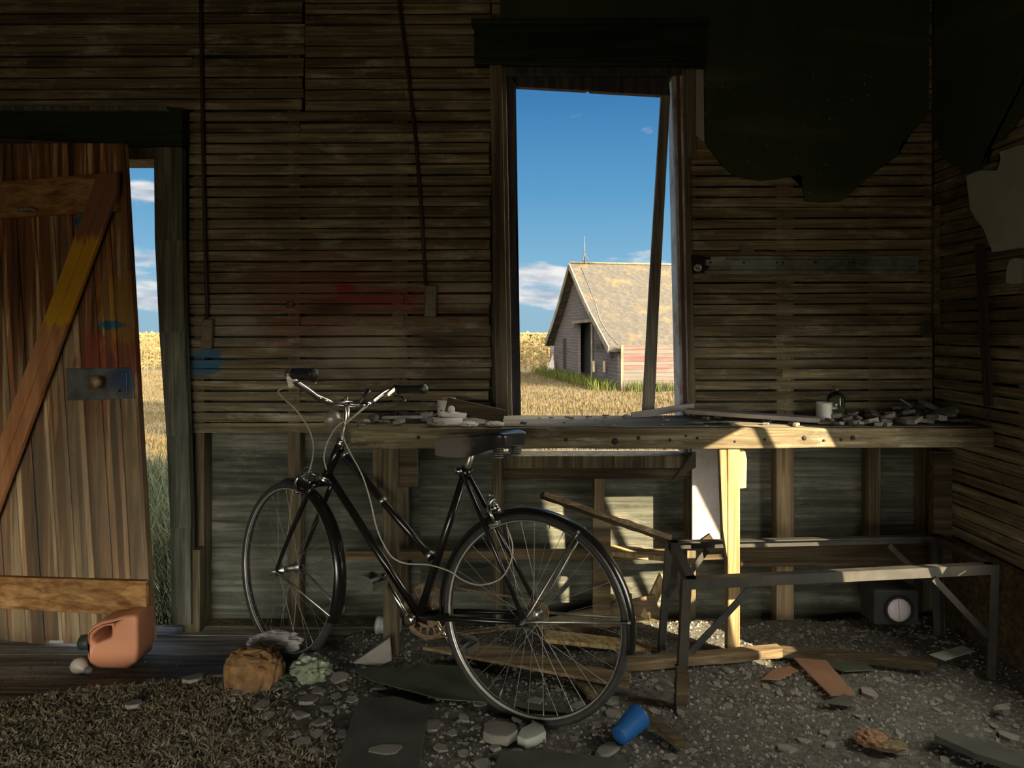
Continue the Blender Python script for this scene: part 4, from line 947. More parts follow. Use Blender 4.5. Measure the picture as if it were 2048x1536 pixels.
# leaning pieces
def lean(p0, p1, w, h, name, mat, label, cat='board', up=(0, -1, .2), rough=0, seg=1, **k):
    c = (Vector(p0)+Vector(p1))/2; o = MB().bar(p0, p1, w, h, up, rough, seg, **k).build(name, M[mat], None, loc=Vector(p0), bevel=.002); return tag(o, label, cat)
lean(W(1084, 990, 2.60), W(1338, 1078, 2.74), .020, .045, 'broken_lath', 'mid_wood', 'long splintered board sloping from the rear wheel to the table frame', 'board', (0, -1, .6), .003, 14)
lean(W(1288, 1236, 2.86), W(1328, 1150, 2.90), .04, .03, 'brace_board', 'bench_leg', 'short diagonal stick standing under the lower bench rail', 'stick')
lean(W(1203, 1252, 2.84), W(1203, 1028, 2.86), .075, .02, 'upright_board', 'mid_wood', 'dark upright board leaning behind the rear wheel', 'board')
lean(W(1240, 1188, 2.95), W(1245, 1260, 2.92), .10, .02, 'upright_board', 'bench_leg', 'short board standing against the wall behind the rear wheel', 'board')
lean(W(1080, 1262, 2.88), W(1315, 1210, 2.86), .09, .015, 'sloping_board', 'mid_wood', 'brown board propped low under the bench beside the wheel hub', 'board')
lean(W(1090, 1272, 2.7), W(1312, 1296, 2.74), .09, .015, 'sloping_board', 'bench_leg', 'low board lying in the sunlight under the bench', 'board', (0, 0, 1))
pol_ = MB().prism([W(1395, 1085, 2.84), W(1420, 1068, 2.84), W(1452, 1118, 2.84), W(1398, 1120, 2.84)], (0, .015, 0)); tag(pol_.build('board_scrap', M['dark_wood'], None, loc=W(1410, 1120, 2.84)), 'dark splintered scrap caught behind the bench post', 'board')
lean(W(1480, 1108, 2.98), W(1868, 1104, 2.98), .012, .11, 'low_board', 'dark_wood', 'brown board standing on edge behind the table frame', 'board', (0, 0, 1))
lean(W(795, 1290, 2.85), W(1120, 1268, 2.85), .09, .03, 'low_plank', 'dark_wood', 'dark plank lying along the wall behind the pedals', 'plank', (0, 0, 1))
lean(G(1240, 1330, .02), G(1560, 1302, .03), .045, .035, 'old_rail', 'mid_wood', 'long thin rail lying on the dirt from wheel to table frame', 'rail', (0, 0, 1), .002, 8)
lean(G(1560, 1302, .03), G(1870, 1330, .03), .04, .03, 'old_rail', 'dark_wood', 'dark rail lying on the dirt beyond the cardboard strip', 'rail', (0, 0, 1), .002, 8)
# box with the round lens
lamp = thing('box_lamp', W(1795, 1252, 2.80), 'dark box lamp with a round white lens on the floor under the workbench', 'lamp')
lb = MB().box((1748-CX)*2.8/F, (1838-CX)*2.8/F, 2.80, 2.92, EYE-(1250-HY)*2.8/F, EYE-(1180-HY)*2.8/F); lb.build('housing', M['rubber'], lamp, bevel=.006)
MB().lathe([(.060, .0), (.060, .008), (.052, .012), (.048, .006), (.048, .0)], W(1797, 1219, 2.80), (0, -1, 0), 36).build('bezel', M['dark'], lamp)
MB().lathe([(.0475, .001), (.047, .008), (.03, .013), (0, .015)], W(1797, 1219, 2.80), (0, -1, 0), 36).build('lens', M['lens'], lamp)
MB().tube([W(1797, 1198, 2.786), W(1799, 1240, 2.786)], .0012, 6).build('lens_seam', M['galv'], lamp)

# ================================================================ METAL TABLE FRAME
tz = .42
A_, B2, C_, D_ = (.528, 2.29), (.555, 2.72), (1.66, 2.80), (1.66, 2.436)
tf = thing('table_frame', (.53, 2.29, 0), 'rusty angle-iron table frame without a top in front of the workbench', 'table frame')
def angle_iron(p, q, inward, name):
    p, q, iw = Vector(p), Vector(q), Vector(inward).normalized(); m = MB()
    m.bar(p-Vector((0, 0, .016)), q-Vector((0, 0, .016)), .004, .034); m.bar(p+iw*.015, q+iw*.015, .032, .004); return m.build(name, M['black_iron'], tf)
z = tz
angle_iron((*A_, z), (*D_, z+.0), (0, 1, 0), 'rail'); angle_iron((*B2, z), (*C_, z), (0, -1, 0), 'rail')
angle_iron((*A_, z), (*B2, z), (1, 0, 0), 'rail'); angle_iron((*D_, z), (*C_, z), (-1, 0, 0), 'rail')
def tleg(p, foot, cx, cy, nm='leg'):
    m = MB(); a = Vector((*p, z)); b = Vector(foot); m.bar(a, b, .030, .004, (0, 1, 0)); m.bar(a+Vector((cx*.014, cy*.014, 0)), b+Vector((cx*.014, cy*.014, 0)), .004, .030, (0, 1, 0)); return m.build(nm, M['black_iron'], tf)
tleg(A_, (.508, 2.29, -.002), -1, 1); tleg(B2, (.52, 2.70, -.004), -1, -1); tleg(C_, (1.665, 2.79, .01), 1, -1); tleg(D_, (1.645, 2.435, .015), 1, 1)
for (p, q) in (((.54, 2.30, .17), (.76, 2.33, .385)), ((1.63, 2.43, .17), (1.42, 2.40, .385)), ((.53, 2.31, .19), (.545, 2.48, .385)), ((1.65, 2.76, .2), (1.45, 2.76, .39)), ((.55, 2.68, .2), (.70, 2.70, .39))):
    MB().bar(p, q, .022, .005, (0, 1, 0)).build('brace', M['black_iron'], tf)
MB().bar((.503, 2.285, -.002), (.507, 2.285, .13), .036, .036, (0, 1, 0), .002, 6).build('leg_sleeve', M['dark_wood'], tf)

# ================================================================ ON THE WORKBENCH
TZ = zt+.002
def T(px, py): # point on the bench top
    Y = F*(EYE-TZ)/(py-HY); return Vector(((px-CX)*Y/F, Y, TZ))
def bpt(px, Y): return Vector(((px-CX)*Y/F, Y, TZ))
for (x0_, x1_, cnt, sr, lab, hp) in ((1640, 1975, 66, (.012, .04), 'plaster flake heaped on the dark corner end of the workbench', .022), (1380, 1640, 26, (.007, .02), 'small plaster flake on the workbench before the white-painted sill board', .0),
                                 (715, 880, 34, (.012, .035), 'plaster flake on the workbench behind the bicycle handlebar', .016), (985, 1360, 20, (.006, .017), 'small plaster flake along the workbench edge below the open window', 0), (880, 1000, 10, (.008, .018), 'small plaster flake on the workbench behind the saddle', 0)):
    for i in range(cnt):
        Y = rnd.uniform(BY+.012, BY+.36); p = bpt(rnd.uniform(x0_, x1_), Y); s = rnd.uniform(*sr)
        if Y-s < BY: Y = BY+s
        if p.x > XR-.05: p.x = XR-.05-rnd.random()*.1
        h = hp*rnd.random()*(.5+2.2*max(0, (p.x-1.2))) if hp else 0
        chip(p.x, Y, TZ+.001+h+s*.10, s, lab.replace('plaster flake', ('larger' if s > (sr[0]+sr[1])/2 else 'smaller')+' plaster flake').replace('small larger', 'larger').replace('small smaller', 'smaller'), 'plaster flakes on the workbench', .10 if not h else .3, name='plaster_flake', th=1.5, )
def onb(px, Y, name, mat, mb_, label, cat, bevel=.002): return tag(mb_.build(name, M[mat], None, loc=bpt(px, Y), bevel=bevel), label, cat)
# mug and what leans on it
mc = bpt(893, 2.80); mug = thing('tin_mug', mc, 'white mug with green marks on the workbench behind the saddle', 'mug')
MB().lathe([(0, 0), (.034, 0), (.036, .004), (.037, .095), (.035, .097), (.034, .094), (.033, .006), (0, .005)], mc, (0, 0, 1), 28).build('cup_body', M['white_cup'], mug)
MB().lathe([(.0372, .0), (.0385, .004), (.0372, .008)], mc+Vector((0, 0, .089)), (0, 0, 1), 28).build('rim', M['rusty'], mug)
for k, (a, zz) in enumerate(((2.2, .06), (1.7, .055), (2.6, .045))):
    d = Vector((-math.sin(a)*1, -abs(math.cos(a)), 0)).normalized(); MB().bar(mc+d*.0375+Vector((0, 0, zz)), mc+d*.0375+Vector((.01, 0, zz+.018)), .006, .001, d).build('leaf_print', M['cap_green'], mug)
m = MB(); p0, p1 = bpt(893, 2.73)+Vector((0, 0, .078)), bpt(1008, 2.73)+Vector((0, 0, .028))
m.bar(p0, p1, .018, .055, (0, 0, 1)); dr_ = thing('drawer_front', bpt(950, 2.73), 'dark wooden drawer front with a round knob leaning on the white mug', 'drawer front')
m.build('front_board', M['dark_wood'], dr_, bevel=.002)
MB().lathe([(.006, 0), (.006, .012), (.014, .018), (.015, .024), (.010, .030), (0, .031)], p0.lerp(p1, .10)+Vector((0, -.010, -.012)), (0, -1, 0), 20).build('knob', M['foam'], dr_)
m = MB(); m.bar(bpt(884, 2.70)+Vector((0, 0, .045)), bpt(932, 2.70)+Vector((0, 0, .034)), .05, .020, (0, 0, 1), .003, 5); onb(905, 2.70, 'plaster_piece', 'foam', m, 'pale plaster moulding piece lying against the white mug', 'plaster piece')
m = MB().tube([bpt(868, 2.665)+Vector((0, 0, .0155)), bpt(925, 2.665)+Vector((0, 0, .0155))], .0155, 14); onb(900, 2.665, 'foam_roll', 'foam', m, 'white ribbed roll lying in front of the white mug', 'roll', 0)
for k, (px, lab) in enumerate(((938, 'broken white lump beside the ribbed white roll'), (990, 'white lump at the window end of the drawer front'))):
    q = bpt(px, 2.66); crumple('plaster_lump', (q.x, q.y, TZ), .032, .02, .011, 'foam', lab, 'plaster lump', 30+k, .3, 3)
m = MB().bar(bpt(765, 2.78)+Vector((0, 0, .018)), bpt(848, 2.76)+Vector((0, 0, .024)), .03, .010, (0, 0, 1)); onb(800, 2.78, 'lath_piece', 'panel', m, 'pale stick lying on the flakes behind the handlebar', 'stick')
# cup, bottle and sill board to the right
mc = bpt(1648, 2.80); can = thing('tin_can', mc, 'white tin can standing on the workbench before the dark glass bottle', 'tin can')
MB().lathe([(0, 0), (.031, 0), (.032, .003), (.031, .010), (.031, .074), (.032, .078), (.030, .078), (.030, .005), (0, .004)], mc, (0, 0, 1), 28).build('can_body', M['white_cup'], can)
bc = bpt(1672, 2.90); bo = thing('glass_bottle', bc, 'dark glass bottle standing behind the white tin can', 'bottle')
MB().lathe([(0, 0), (.034, .0), (.036, .004), (.036, .085), (.030, .100), (.016, .112), (.014, .135), (.016, .138), (.012, .138)], bc, (0, 0, 1), 28).build('bottle_body', M['glass'], bo)
m = MB().bar(bpt(1372, 2.92)+Vector((0, 0, .030)), bpt(1640, 2.72)+Vector((0, 0, .016)), .075, .018, (0, 0, 1)); onb(1500, 2.80, 'sill_board', 'panel', m, 'long pale painted board lying on the workbench under the window corner', 'board')
m = MB().bar(bpt(1635, 2.70)+Vector((0, 0, .008)), bpt(1665, 2.68)+Vector((0, 0, .012)), .04, .008, (0, 0, 1)); onb(1650, 2.70, 'board_scrap', 'bench', m, 'small flat wood scrap at the end of the pale painted board', 'wood scrap')
m = MB().bar(bpt(1262, 2.95)+Vector((0, 0, .004)), W(1388, 812, 3.0), .012, .030, (0, -.4, 1)); onb(1262, 2.95, 'wood_strip', 'panel', m, 'thin pale strip propped up across the lower window corner', 'strip')
for k, (a, b, yy, w) in enumerate(((1768, 1812, 2.86, .05), (1790, 1786, 2.9, .014))): pass
m = MB().bar(bpt(1788, 2.82)+Vector((0, 0, .006)), W(1822, 812, 2.92), .006, .012, (0, -1, 0)); onb(1788, 2.82, 'lath_piece', 'panel', m, 'thin pale lath leaning in the rubble heap on the dark bench end', 'lath piece')
m = MB().bar(W(1822, 812, 2.90), W(1800, 798, 2.93), .006, .012, (0, -1, 0)); onb(1800, 2.93, 'lath_piece', 'panel', m, 'short pale splinter on the leaning lath at the bench end', 'lath piece')
for k, (px, yy, w, d, ang, zz, lab) in enumerate(((1938, 2.72, .10, .07, .25, .012, 'flat dark tile lying on the near bench corner'), (1905, 2.80, .12, .07, -.3, .03, 'curved plaster slab on top of the heap at the bench end'),
                                    (1870, 2.88, .14, .08, .1, .045, 'dusty plaster slab leaning at the back of the bench corner'), (1880, 2.80, .09, .06, .6, .026, 'small tilted plaster slab in the heap at the bench end'), (1925, 2.90, .13, .07, .35, .05, 'plaster slab against the side wall at the bench end'))):
    q = bpt(px, yy)+Vector((0, 0, zz)); q.x = min(q.x, XR-.09); R = Matrix.Rotation(ang, 3, 'Z') @ Matrix.Rotation(.35*(-1)**k*(k > 0), 3, 'Y') @ Matrix.Rotation(.3*(k > 0), 3, 'X')
    pts = [R @ Vector((a*w/2*rnd.uniform(.8, 1), b*d/2*rnd.uniform(.8, 1), 0)) for a, b in ((-1, -.8), (0, -1), (1, -.7), (.9, .8), (-.2, 1), (-1, .6))]
    o = MB().prism(pts, R @ Vector((0, 0, .012))).build('plaster_slab', M['plaster_edge' if k else 'lino'], None, bevel=.002); o.location = q; tag(o, lab, 'plaster slab')
for k, px in enumerate((1395, 1430, 1455)):
    P = [bpt(px+dx, 2.72+dy)+Vector((0, 0, .003+k*.002)) for dx, dy in ((-22, -.02), (10, -.03), (26, .01), (-6, .03))]
    tag(MB().prism(P, (0, 0, .002)).build('glass_shard', M['glass'], None, loc=P[0]), ['window glass shard on the workbench nearest the open window', 'middle one of three glass shards on the workbench', 'glass shard on the workbench beside the pale painted board'][k], 'glass shard')

# ================================================================ HANGING ON THE WALLS
for k, (pts, ox, lab) in enumerate((([(400, -95), (402, 60), (406, 300), (410, 480), (414, 612), (413, 640)], (402, 424, 638, 699), 'dark cable hanging down the laths near the door to a brown outlet plate'),
                                  ([(788, -95), (800, 20), (818, 160), (833, 300), (843, 430), (851, 570)], (849, 874, 570, 635), 'slanting dark cable hanging between bicycle and window to a brown outlet'))):
    P = [W(x, y, YW-.014) for x, y in pts]; c = thing('hanging_cable', P[0], lab, 'cable')
    MB().tube(P, .0078, 8).build('wire', M['cable'], c)
    a, b = W(ox[0], ox[3], YW-.03), W(ox[1], ox[2], YW-.03); m = MB().box(a.x, b.x, YW-.03, YW-.002, a.z, b.z, -.03, b.z); m.build('outlet', M['outlet'], c, bevel=.006)
    cx_ = (a.x+b.x)/2; hz = (b.z-a.z)
    for q in (.25, .75):
        m = MB()
        for dx in (-.007, .007): m.box(cx_+dx-.0012, cx_+dx+.0012, YW-.0312, YW-.029, a.z+hz*q-.005, a.z+hz*q+.005)
        m.build('socket_slots', M['dark'], c)
Y0 = YW-.03
ch = thing('steel_channel', W(1600, 545, Y0), 'grey perforated steel track screwed across the laths beside the window', 'metal track')
def cw(px0, px1, py0, py1, y0, y1, name, mat): 
    a, b = W(px0, py1, y0), W(px1, py0, y0); return MB().box(a.x, b.x, y0, y1, a.z, b.z).build(name, M[mat], ch, bevel=.002)
cw(1384, 1838, 512, 548, YW-.014, YW-.002, 'back_plate', 'galv'); cw(1412, 1832, 519, 531, YW-.030, YW-.012, 'track', 'galv'); cw(1410, 1835, 541, 548, YW-.034, YW-.012, 'lip', 'galv')
pol([(1382, 510), (1405, 512), (1424, 514), (1422, 530), (1409, 545), (1384, 548)], YW-.02, .006, 'end_plate', 'dark', ch)
MB().lathe([(.018, 0), (.020, .004), (.018, .008), (.008, .010), (.008, .002)], W(1395, 535, YW-.02), (0, -1, 0), 24).build('roller', M['alloy'], ch)
for x in (1488, 1554, 1566, 1630, 1698, 1708, 1421): MB().lathe([(.0045, 0), (.0045, .001), (0, .001)], W(x, 525, YW-.030), (0, -1, 0), 12).build('bolt_hole', M['dark'], ch)
pol([(1421, 514), (1451, 512), (1451, 520), (1424, 528)], YW-.036, .006, 'label_plate', 'plaster_grey', ch)
o = MB().prism([W(1480, 508, YW-.03), W(1482, 489, YW-.02), (W(1492, 488, YW-.02)), W(1509, 499, YW-.028), W(1510, 507, YW-.03), W(1498, 509, YW-.03)], (0, .01, 0)); tag(o.build('plaster_shard', M['plaster_edge'], None, loc=W(1495, 508, YW-.03)), 'pale plaster shard standing on top of the grey steel track', 'plaster shard')
def RW(px, py, off=0.0):
    X = XR-off; Y = X*F/(px-CX); return Vector((X, Y, EYE-(py-HY)*Y/F))
m = MB(); a, b = RW(1959, 488, .03), RW(1978, 812, .03)
m.bar(a, b, .036, .014, (-1, 0, 0)); m.bar(a+Vector((-.008, .006, 0)), b+Vector((-.008, .006, 0)), .012, .010, (-1, 0, 0)); tag(m.build('moulding_strip', M['cable'], None, loc=b), 'dark red-brown moulding strip leaning on the side wall above the bench', 'moulding')
m = MB().tube([RW(1981, 800, .03), RW(1976, 840, .04), RW(1982, 860, .05)], .003, 6); tag(m.build('loose_wire', M['cable'], None), 'thin dark wire dangling below the moulding strip', 'wire')
m = MB().box(XR-.022, XR-.0, 2.975, 3.0, RW(1866, 660).z, RW(1866, 415).z); tag(m.build('corner_strip', M['lath_side'], None, loc=(XR-.01, 2.98, RW(1866, 660).z), bevel=.003), 'narrow wooden strip nailed upright in the room corner', 'strip')
q = W(1866, 655, 2.96); crumple('plaster_lump', (q.x-.015, q.y+.02, q.z-.03), .02, .018, .035, 'plaster', 'small plaster lump clinging below the corner strip', 'plaster lump', 44, .3, 3)

# ================================================================ BICYCLE
TH, LN, ST, WB_, R0 = .44590, .08149, .23261, 1.0588, Vector((-.00648, 2.20193, -.0150))
R0.z = -.014; WR = .337
hd = Vector((-math.cos(TH), math.sin(TH), 0)); rt0 = Vector((math.sin(TH), math.cos(TH), 0))
upv = Vector((0, 0, 1))*math.cos(LN)+rt0*math.sin(LN); lf = -(rt0*math.cos(LN)-Vector((0, 0, 1))*math.sin(LN))
R0 = R0-Vector((0, 0, .0))
def B(s, o, z): return R0+hd*s+lf*o+upv*(z+.0)
def BP(px, py, off=0.0):
    """point of the bicycle's own plane"""
    nrm = lf; o = R0+lf*off; d = Vector(((px-CX)/F, 1, -(py-HY)/F)); c = Vector((0, 0, EYE)); t = (o-c).dot(nrm)/d.dot(nrm); return c+d*t
bike = thing('bicycle', (R0.x, R0.y, 0), 'old black step-through bicycle leaning in front of the workbench', 'bicycle')
ZO = .012
def z_(z): return z-.036+.036-.022
def Bz(s, o, z): return B(s, o, z-.022)
us = (hd*math.cos(ST)-lf*math.sin(ST)).normalized(); ls = (lf*math.cos(ST)+hd*math.sin(ST)).normalized()
def smooth(pts, k=6):
    pts = [Vector(p) for p in pts]; out = []
    for i in range(len(pts)-1):
        p0 = pts[max(i-1, 0)]; p1 = pts[i]; p2 = pts[i+1]; p3 = pts[min(i+2, len(pts)-1)]
        for j in range(k):
            t = j/k; out.append(.5*((2*p1)+(p2-p0)*t+(2*p0-5*p1+4*p2-p3)*t*t+(3*p1-p0-3*p2+p3)*t**3))
    out.append(pts[-1]); return out
def circ(c, u, w, r, a0=0, a1=2*PI, n=96): return [c+u*math.cos(a0+(a1-a0)*i/n)*r+w*math.sin(a0+(a1-a0)*i/n)*r for i in range(n+(0 if abs(a1-a0-2*PI) < 1e-6 else 1))]
def make_wheel(c, u, l, rear):
    w = u.cross(l); w = w if w.z > 0 else -w
    m = MB(); prof = [(.3185, -.0135), (.309, -.0125), (.3055, -.006), (.3055, .006), (.309, .0125), (.3185, .0135), (.3185, -.0135)]
    m.lathe(prof, c, l, 96, u, False); rim = m.build('wheel', M['rim'], bike)
    m = MB().tube(circ(c, u, w, .3205), .0165, 12, closed=True); m.build('tyre', M['rubber'], rim)
    m = MB()
    for sgn in (-1, 1): m.lathe([(.3165, sgn*.0135), (.319, sgn*.0160), (.3225, sgn*.0168), (.3230, sgn*.0150)], c, l, 96, u, False)
    m.build('tyre_wall', M['gum'], rim)
    fl = .022 if not rear else .026; m = MB().lathe([(.0, -.062), (.005, -.062), (.005, -.040), (.013, -.038), (.013, -.036), (fl, -.034), (fl, -.031), (.014, -.028), (.012, 0), (.014, .028), (fl, .031), (fl, .034), (.013, .036), (.012, .042), (.005, .044), (.005, .062), (0, .062)], c, l, 24)
    m.build('hub', M['alloy'], rim)
    m = MB(); N_ = 36
    for i in range(N_):
        side = 1 if i % 2 else -1; dirn = 1 if (i//2) % 2 else -1; a = 2*PI*i/N_; b = a-dirn*1.15
        p = c+(u*math.cos(b)+w*math.sin(b))*fl*.9+l*side*.032; q = c+(u*math.cos(a)+w*math.sin(a))*.304+l*side*.002
        m.tube([p, q], .00095, 5, cap=False); m.tube([q, q+(p-q).normalized()*.012], .0019, 5, cap=False)
    m.build('spokes', M['spoke'], rim)
    a = -1.2; MB().tube([c+(u*math.cos(a)+w*math.sin(a))*.303, c+(u*math.cos(a)+w*math.sin(a))*.268], .003, 8).build('valve', M['alloy'], rim)
    return w
def fender(c, u, l, w, a0, a1, name, rad=.350):
    n = 56; k = 9; vs = []; fs = []
    for i in range(n+1):
        a = a0+(a1-a0)*i/n; d = u*math.cos(a)+w*math.sin(a)
        for j in range(k):
            t = -1+2*j/(k-1); vs.append(c+d*(rad-.016*abs(t)**2.4)+l*(.027*t))
    for i in range(n):
        for j in range(k-1): fs.append((i*k+j, i*k+j+1, (i+1)*k+j+1, (i+1)*k+j))
    m = MB().add(vs, fs, True); o = m.build(name, M['black_paint'], bike); s = o.modifiers.new('thick', 'SOLIDIFY'); s.thickness = .0015; s.offset = 0
    for t in (-1, 1): MB().tube([vs[i*k+(0 if t < 0 else k-1)] for i in range(n+1)], .0016, 6).build('edge_bead', M['black_paint'], o)
    return o
rc = Bz(0, 0, .337+.022-.0); rc = B(0, 0, .337); fc = B(WB_, 0, .337)
wr = make_wheel(rc, hd, lf, True); wf = make_wheel(fc, us, ls, False)
D2 = math.radians
fr_f = fender(rc, hd, lf, wr, D2(-8), D2(188), 'mudguard'); ff = fender(fc, us, ls, wf, D2(82), D2(202), 'mudguard')
# frame
m = MB()
HT, HB = Bz(.828, 0, .870-.0), Bz(.900, 0, .722); BBp = Bz(.436, 0, .292)
def Q(s, o, z): return B(s, o, z)
HT, HB, BBp = Q(.828, 0, .846), Q(.899, 0, .702), Q(.436, 0, .268); ST_ = Q(.270, 0, .788)
m.tube([HT, HB], .0185, 16); m.tube([HT.lerp(HB, .18), Q(.600, 0, .630), Q(.394, 0, .468)], .0140, 14); m.tube([HT.lerp(HB, .85), Q(.66, 0, .49), BBp], .0150, 14)
m.tube([BBp, ST_], .0145, 14); m.lathe([(.021, -.036), (.021, .036)], BBp, lf, 20)
for o in (-1, 1):
    m.tube([Q(.272, o*.017, .775), Q(.15, o*.036, .583), Q(.004, o*.058, .350)], .0078, 10); m.tube([Q(.42, o*.022, .270), Q(.33, o*.040, .287), Q(.01, o*.058, .334)], [.011, .010, .0075], 10)
    m.bar(Q(.03, o*.060, .331), Q(-.014, o*.060, .342), .004, .030, upv)
m.lathe([(.019, -.02), (.021, 0), (.019, .02)], Q(.272, 0, .778), (ST_-BBp).normalized(), 16)
frame = m.build('frame', M['black_paint'], bike)
m = MB(); hx = (HT-HB).normalized()
for p in (HT, HB): m.lathe([(.020, -.010), (.024, -.006), (.024, .0), (.021, .004), (.024, .009), (.020, .014)], p, hx, 20)
m.build('headset', M['chrome'], bike)
m = MB().lathe([(.0, -.026), (.009, -.026), (.010, -.02), (.005, -.018), (.005, .018), (.012, .020), (.014, .026), (.010, .034), (0, .036)], Q(.285, 0, .785), lf, 14); m.build('seat_bolt', M['chrome'], bike)
for (s, z) in ((.805, .80), (.62, .645), (.405, .478)): MB().lathe([(.0155, -.008), (.0175, -.006), (.0175, .006), (.0155, .008)], Q(s, 0, z-.0), (Q(.394, 0, .468)-Q(.828, 0, .820)).normalized(), 16).build('cable_clip', M['alloy'], frame)
# fork
CR = HB-hx*.022; m = MB(); m.tube([HB, CR-hx*.004], .016, 12); m.tube([CR+ls*.048-hx*.006, CR+ls*.02, CR, CR-ls*.02, CR-ls*.048-hx*.006], .0125, 12)
for o in (-1, 1):
    a = CR+ls*o*.046; b = fc+ls*o*.052; mid = CR-hx*.27+ls*o*.049; pts = [(a*(1-t)**2+mid*2*t*(1-t)+b*t*t) for t in [i/14 for i in range(15)]]
    m.tube(pts, .0115, 12, r1=.0065); m.bar(b+us*.0, b-us*.012-wf*.014, .004, .018, ls.cross(us))
fork = m.build('fork', M['black_paint'], bike)
m = MB()
for o in (-1, 1): m.lathe([(.0, .050*0+.055), (.008, .055), (.008, .063), (.005, .064), (.004, .070), (0, .070)] if 0 else [(.008, .0), (.008, .009), (.004, .010), (.004, .016), (0, .016)], fc+ls*o*.054, ls*o, 6); m.lathe([(.009, .0), (.009, .010), (.004, .011), (.004, .020), (0, .020)], rc+lf*o*.062, lf*o, 6)
m.build('axle_nut', M['alloy'], bike)
# stem and handlebar
S = BP(691, 808); m = MB(); m.tube(smooth([HT, BP(685, 878), BP(692, 845), BP(694, 826), S]), .0125, 14); m.lathe([(.017, -.024), (.018, -.02), (.018, .02), (.017, .024)], S, ls, 18)
m.lathe([(.0, .012), (.010, .012), (.010, .020), (.006, .022), (0, .022)], S+upv*.004, (upv), 10); m.build('stem', M['chrome'], bike)
LB, RB = W(574, 750, 2.27), W(793, 779, 2.67); LE, RE = W(627, 748, 2.185), W(848, 778, 2.57)
pts = smooth([LE, W(600, 748, 2.225), W(580, 749, 2.26), W(577, 754, 2.275), W(592, 765, 2.30), W(616, 781, 2.34), W(636, 795, 2.385), W(662, 805, 2.43), S, W(728, 810, 2.53), W(745, 803, 2.58), W(765, 788, 2.64), W(780, 781, 2.675), RB, W(815, 779, 2.63), RE])
m = MB().tube(pts, .0112, 14); m.build('handlebar', M['chrome'], bike)
def gripm(a, b, ribs):
    d = (b-a); L_ = d.length; prof = [(.0135, 0), (.0185, .001), (.0185, .008), (.016, .010)]
    n = 9
    for i in range(n): t = .014+(L_-.03)*i/(n-1); prof += [(.0158, t-.003), (.0172 if ribs else .0162, t)]
    prof += [(.0165, L_-.010), (.0185, L_-.008), (.0185, L_-.001), (.014, L_+.002), (0, L_+.003)]
    MB().lathe(prof, a, d, 22).build('grip', M['grip'], bike)
gripm(W(588, 747.5, 2.243), LE+(LE-LB).normalized()*.004, True); gripm(W(797, 778.5, 2.665), RE+(RE-RB).normalized()*.004, False)
# levers
m = MB(); a = W(578, 752, 2.255); m.lathe([(.016, -.010), (.018, -.008), (.018, .008), (.016, .010)], W(580, 749, 2.262), (LE-LB).normalized(), 16); m.bar(W(579, 752, 2.25), W(583, 774, 2.255), .018, .014, (0, 1, 0), 0, 2, w1=.014)
m.tube(smooth([W(586, 766, 2.25), W(600, 762, 2.235), W(620, 762, 2.20), W(632, 766, 2.18)]), .0035, 8); m.build('brake_lever', M['alloy'], bike)
m = MB(); m.lathe([(.014, -.009), (.016, 0), (.014, .009)], W(792, 776, 2.67), (RE-RB).normalized(), 16); m.bar(W(790, 778, 2.66), W(776, 790, 2.66), .014, .012); m.tube(smooth([W(775, 790, 2.66), W(788, 792, 2.655), W(800, 793, 2.64), W(807, 797, 2.63), W(810, 803, 2.62)]), .0042, 8)
m.build('brake_lever', M['chrome'], bike)
m = MB().bar(W(719, 806, 2.50), W(726, 796, 2.51), .006, .006); m.tube([W(724, 800, 2.51), W(738, 780, 2.53)], [.004, .011], 10, ry=None); m.build('bell', M['grip'], bike)
lc = BP(668, 838, 0); m = MB().lathe([(0, -.022), (.010, -.021), (.022, -.014), (.031, -.002), (.034, .010), (.034, .018), (.031, .020), (0, .022)], lc, us, 28); m.build('headlamp', M['lamp_grey'], bike)
MB().bar(lc-us*.012, BP(686, 845), .006, .014).build('lamp_bracket', M['alloy'], bike)
# saddle
stn = [(.398, .006, .886, .026), (.392, .018, .902, .044), (.372, .026, .911, .056), (.33, .032, .917, .062), (.27, .038, .923, .064), (.22, .052, .930, .062), (.175, .074, .937, .052), (.135, .092, .945, .046), (.105, .098, .949, .042), (.085, .092, .946, .036), (.074, .070, .940, .026)]
k = 15; vs = []; fs = []
for (s, w, z, dp) in stn:
    for j in range(k):
        t = -1+2*j/(k-1)
        if abs(t) > .72: q = (abs(t)-.72)/.28; o = math.copysign(w*(1-.10*q*q*0-.12*q), t); zz = z-.014-dp*q
        else: q = abs(t)/.72; o = math.copysign(w*math.sin(q*PI/2)**.9, t) if t else 0; zz = z-.014*q**3
        vs.append(Q(s, o, zz-.012))
for i in range(len(stn)-1):
    for j in range(k-1): fs.append((i*k+j, i*k+j+1, (i+1)*k+j+1, (i+1)*k+j))
fs += [tuple(range(k)), tuple((len(stn)-1)*k+j for j in reversed(range(k)))]
m = MB().add(vs, fs, True); sad = m.build('saddle', M['leather'], bike); s_ = sad.modifiers.new('s', 'SUBSURF'); s_.levels = 1; s_.render_levels = 2
m = MB()
for o in (-1, 1):
    m.tube(smooth([Q(.36, o*.010, .868), Q(.28, o*.022, .862), Q(.20, o*.024, .866), Q(.13, o*.05, .880), Q(.11, o*.065, .895)]), .0035, 8)
    for q in range(5): m.tube(circ(Q(.112, o*.066, .850+.0075*q), hd, lf, .016, n=14), .0030, 6, closed=True)
m.build('seat_spring', M['pedal'], sad)
m = MB().lathe([(.010, -.034), (.016, -.030), (.016, .030), (.010, .034)], Q(.240, 0, .868), lf, 16); m.bar(Q(.215, .03, .848), Q(.232, .03, .895), .010, .024, lf); m.build('seat_clamp', M['alloy'], sad)
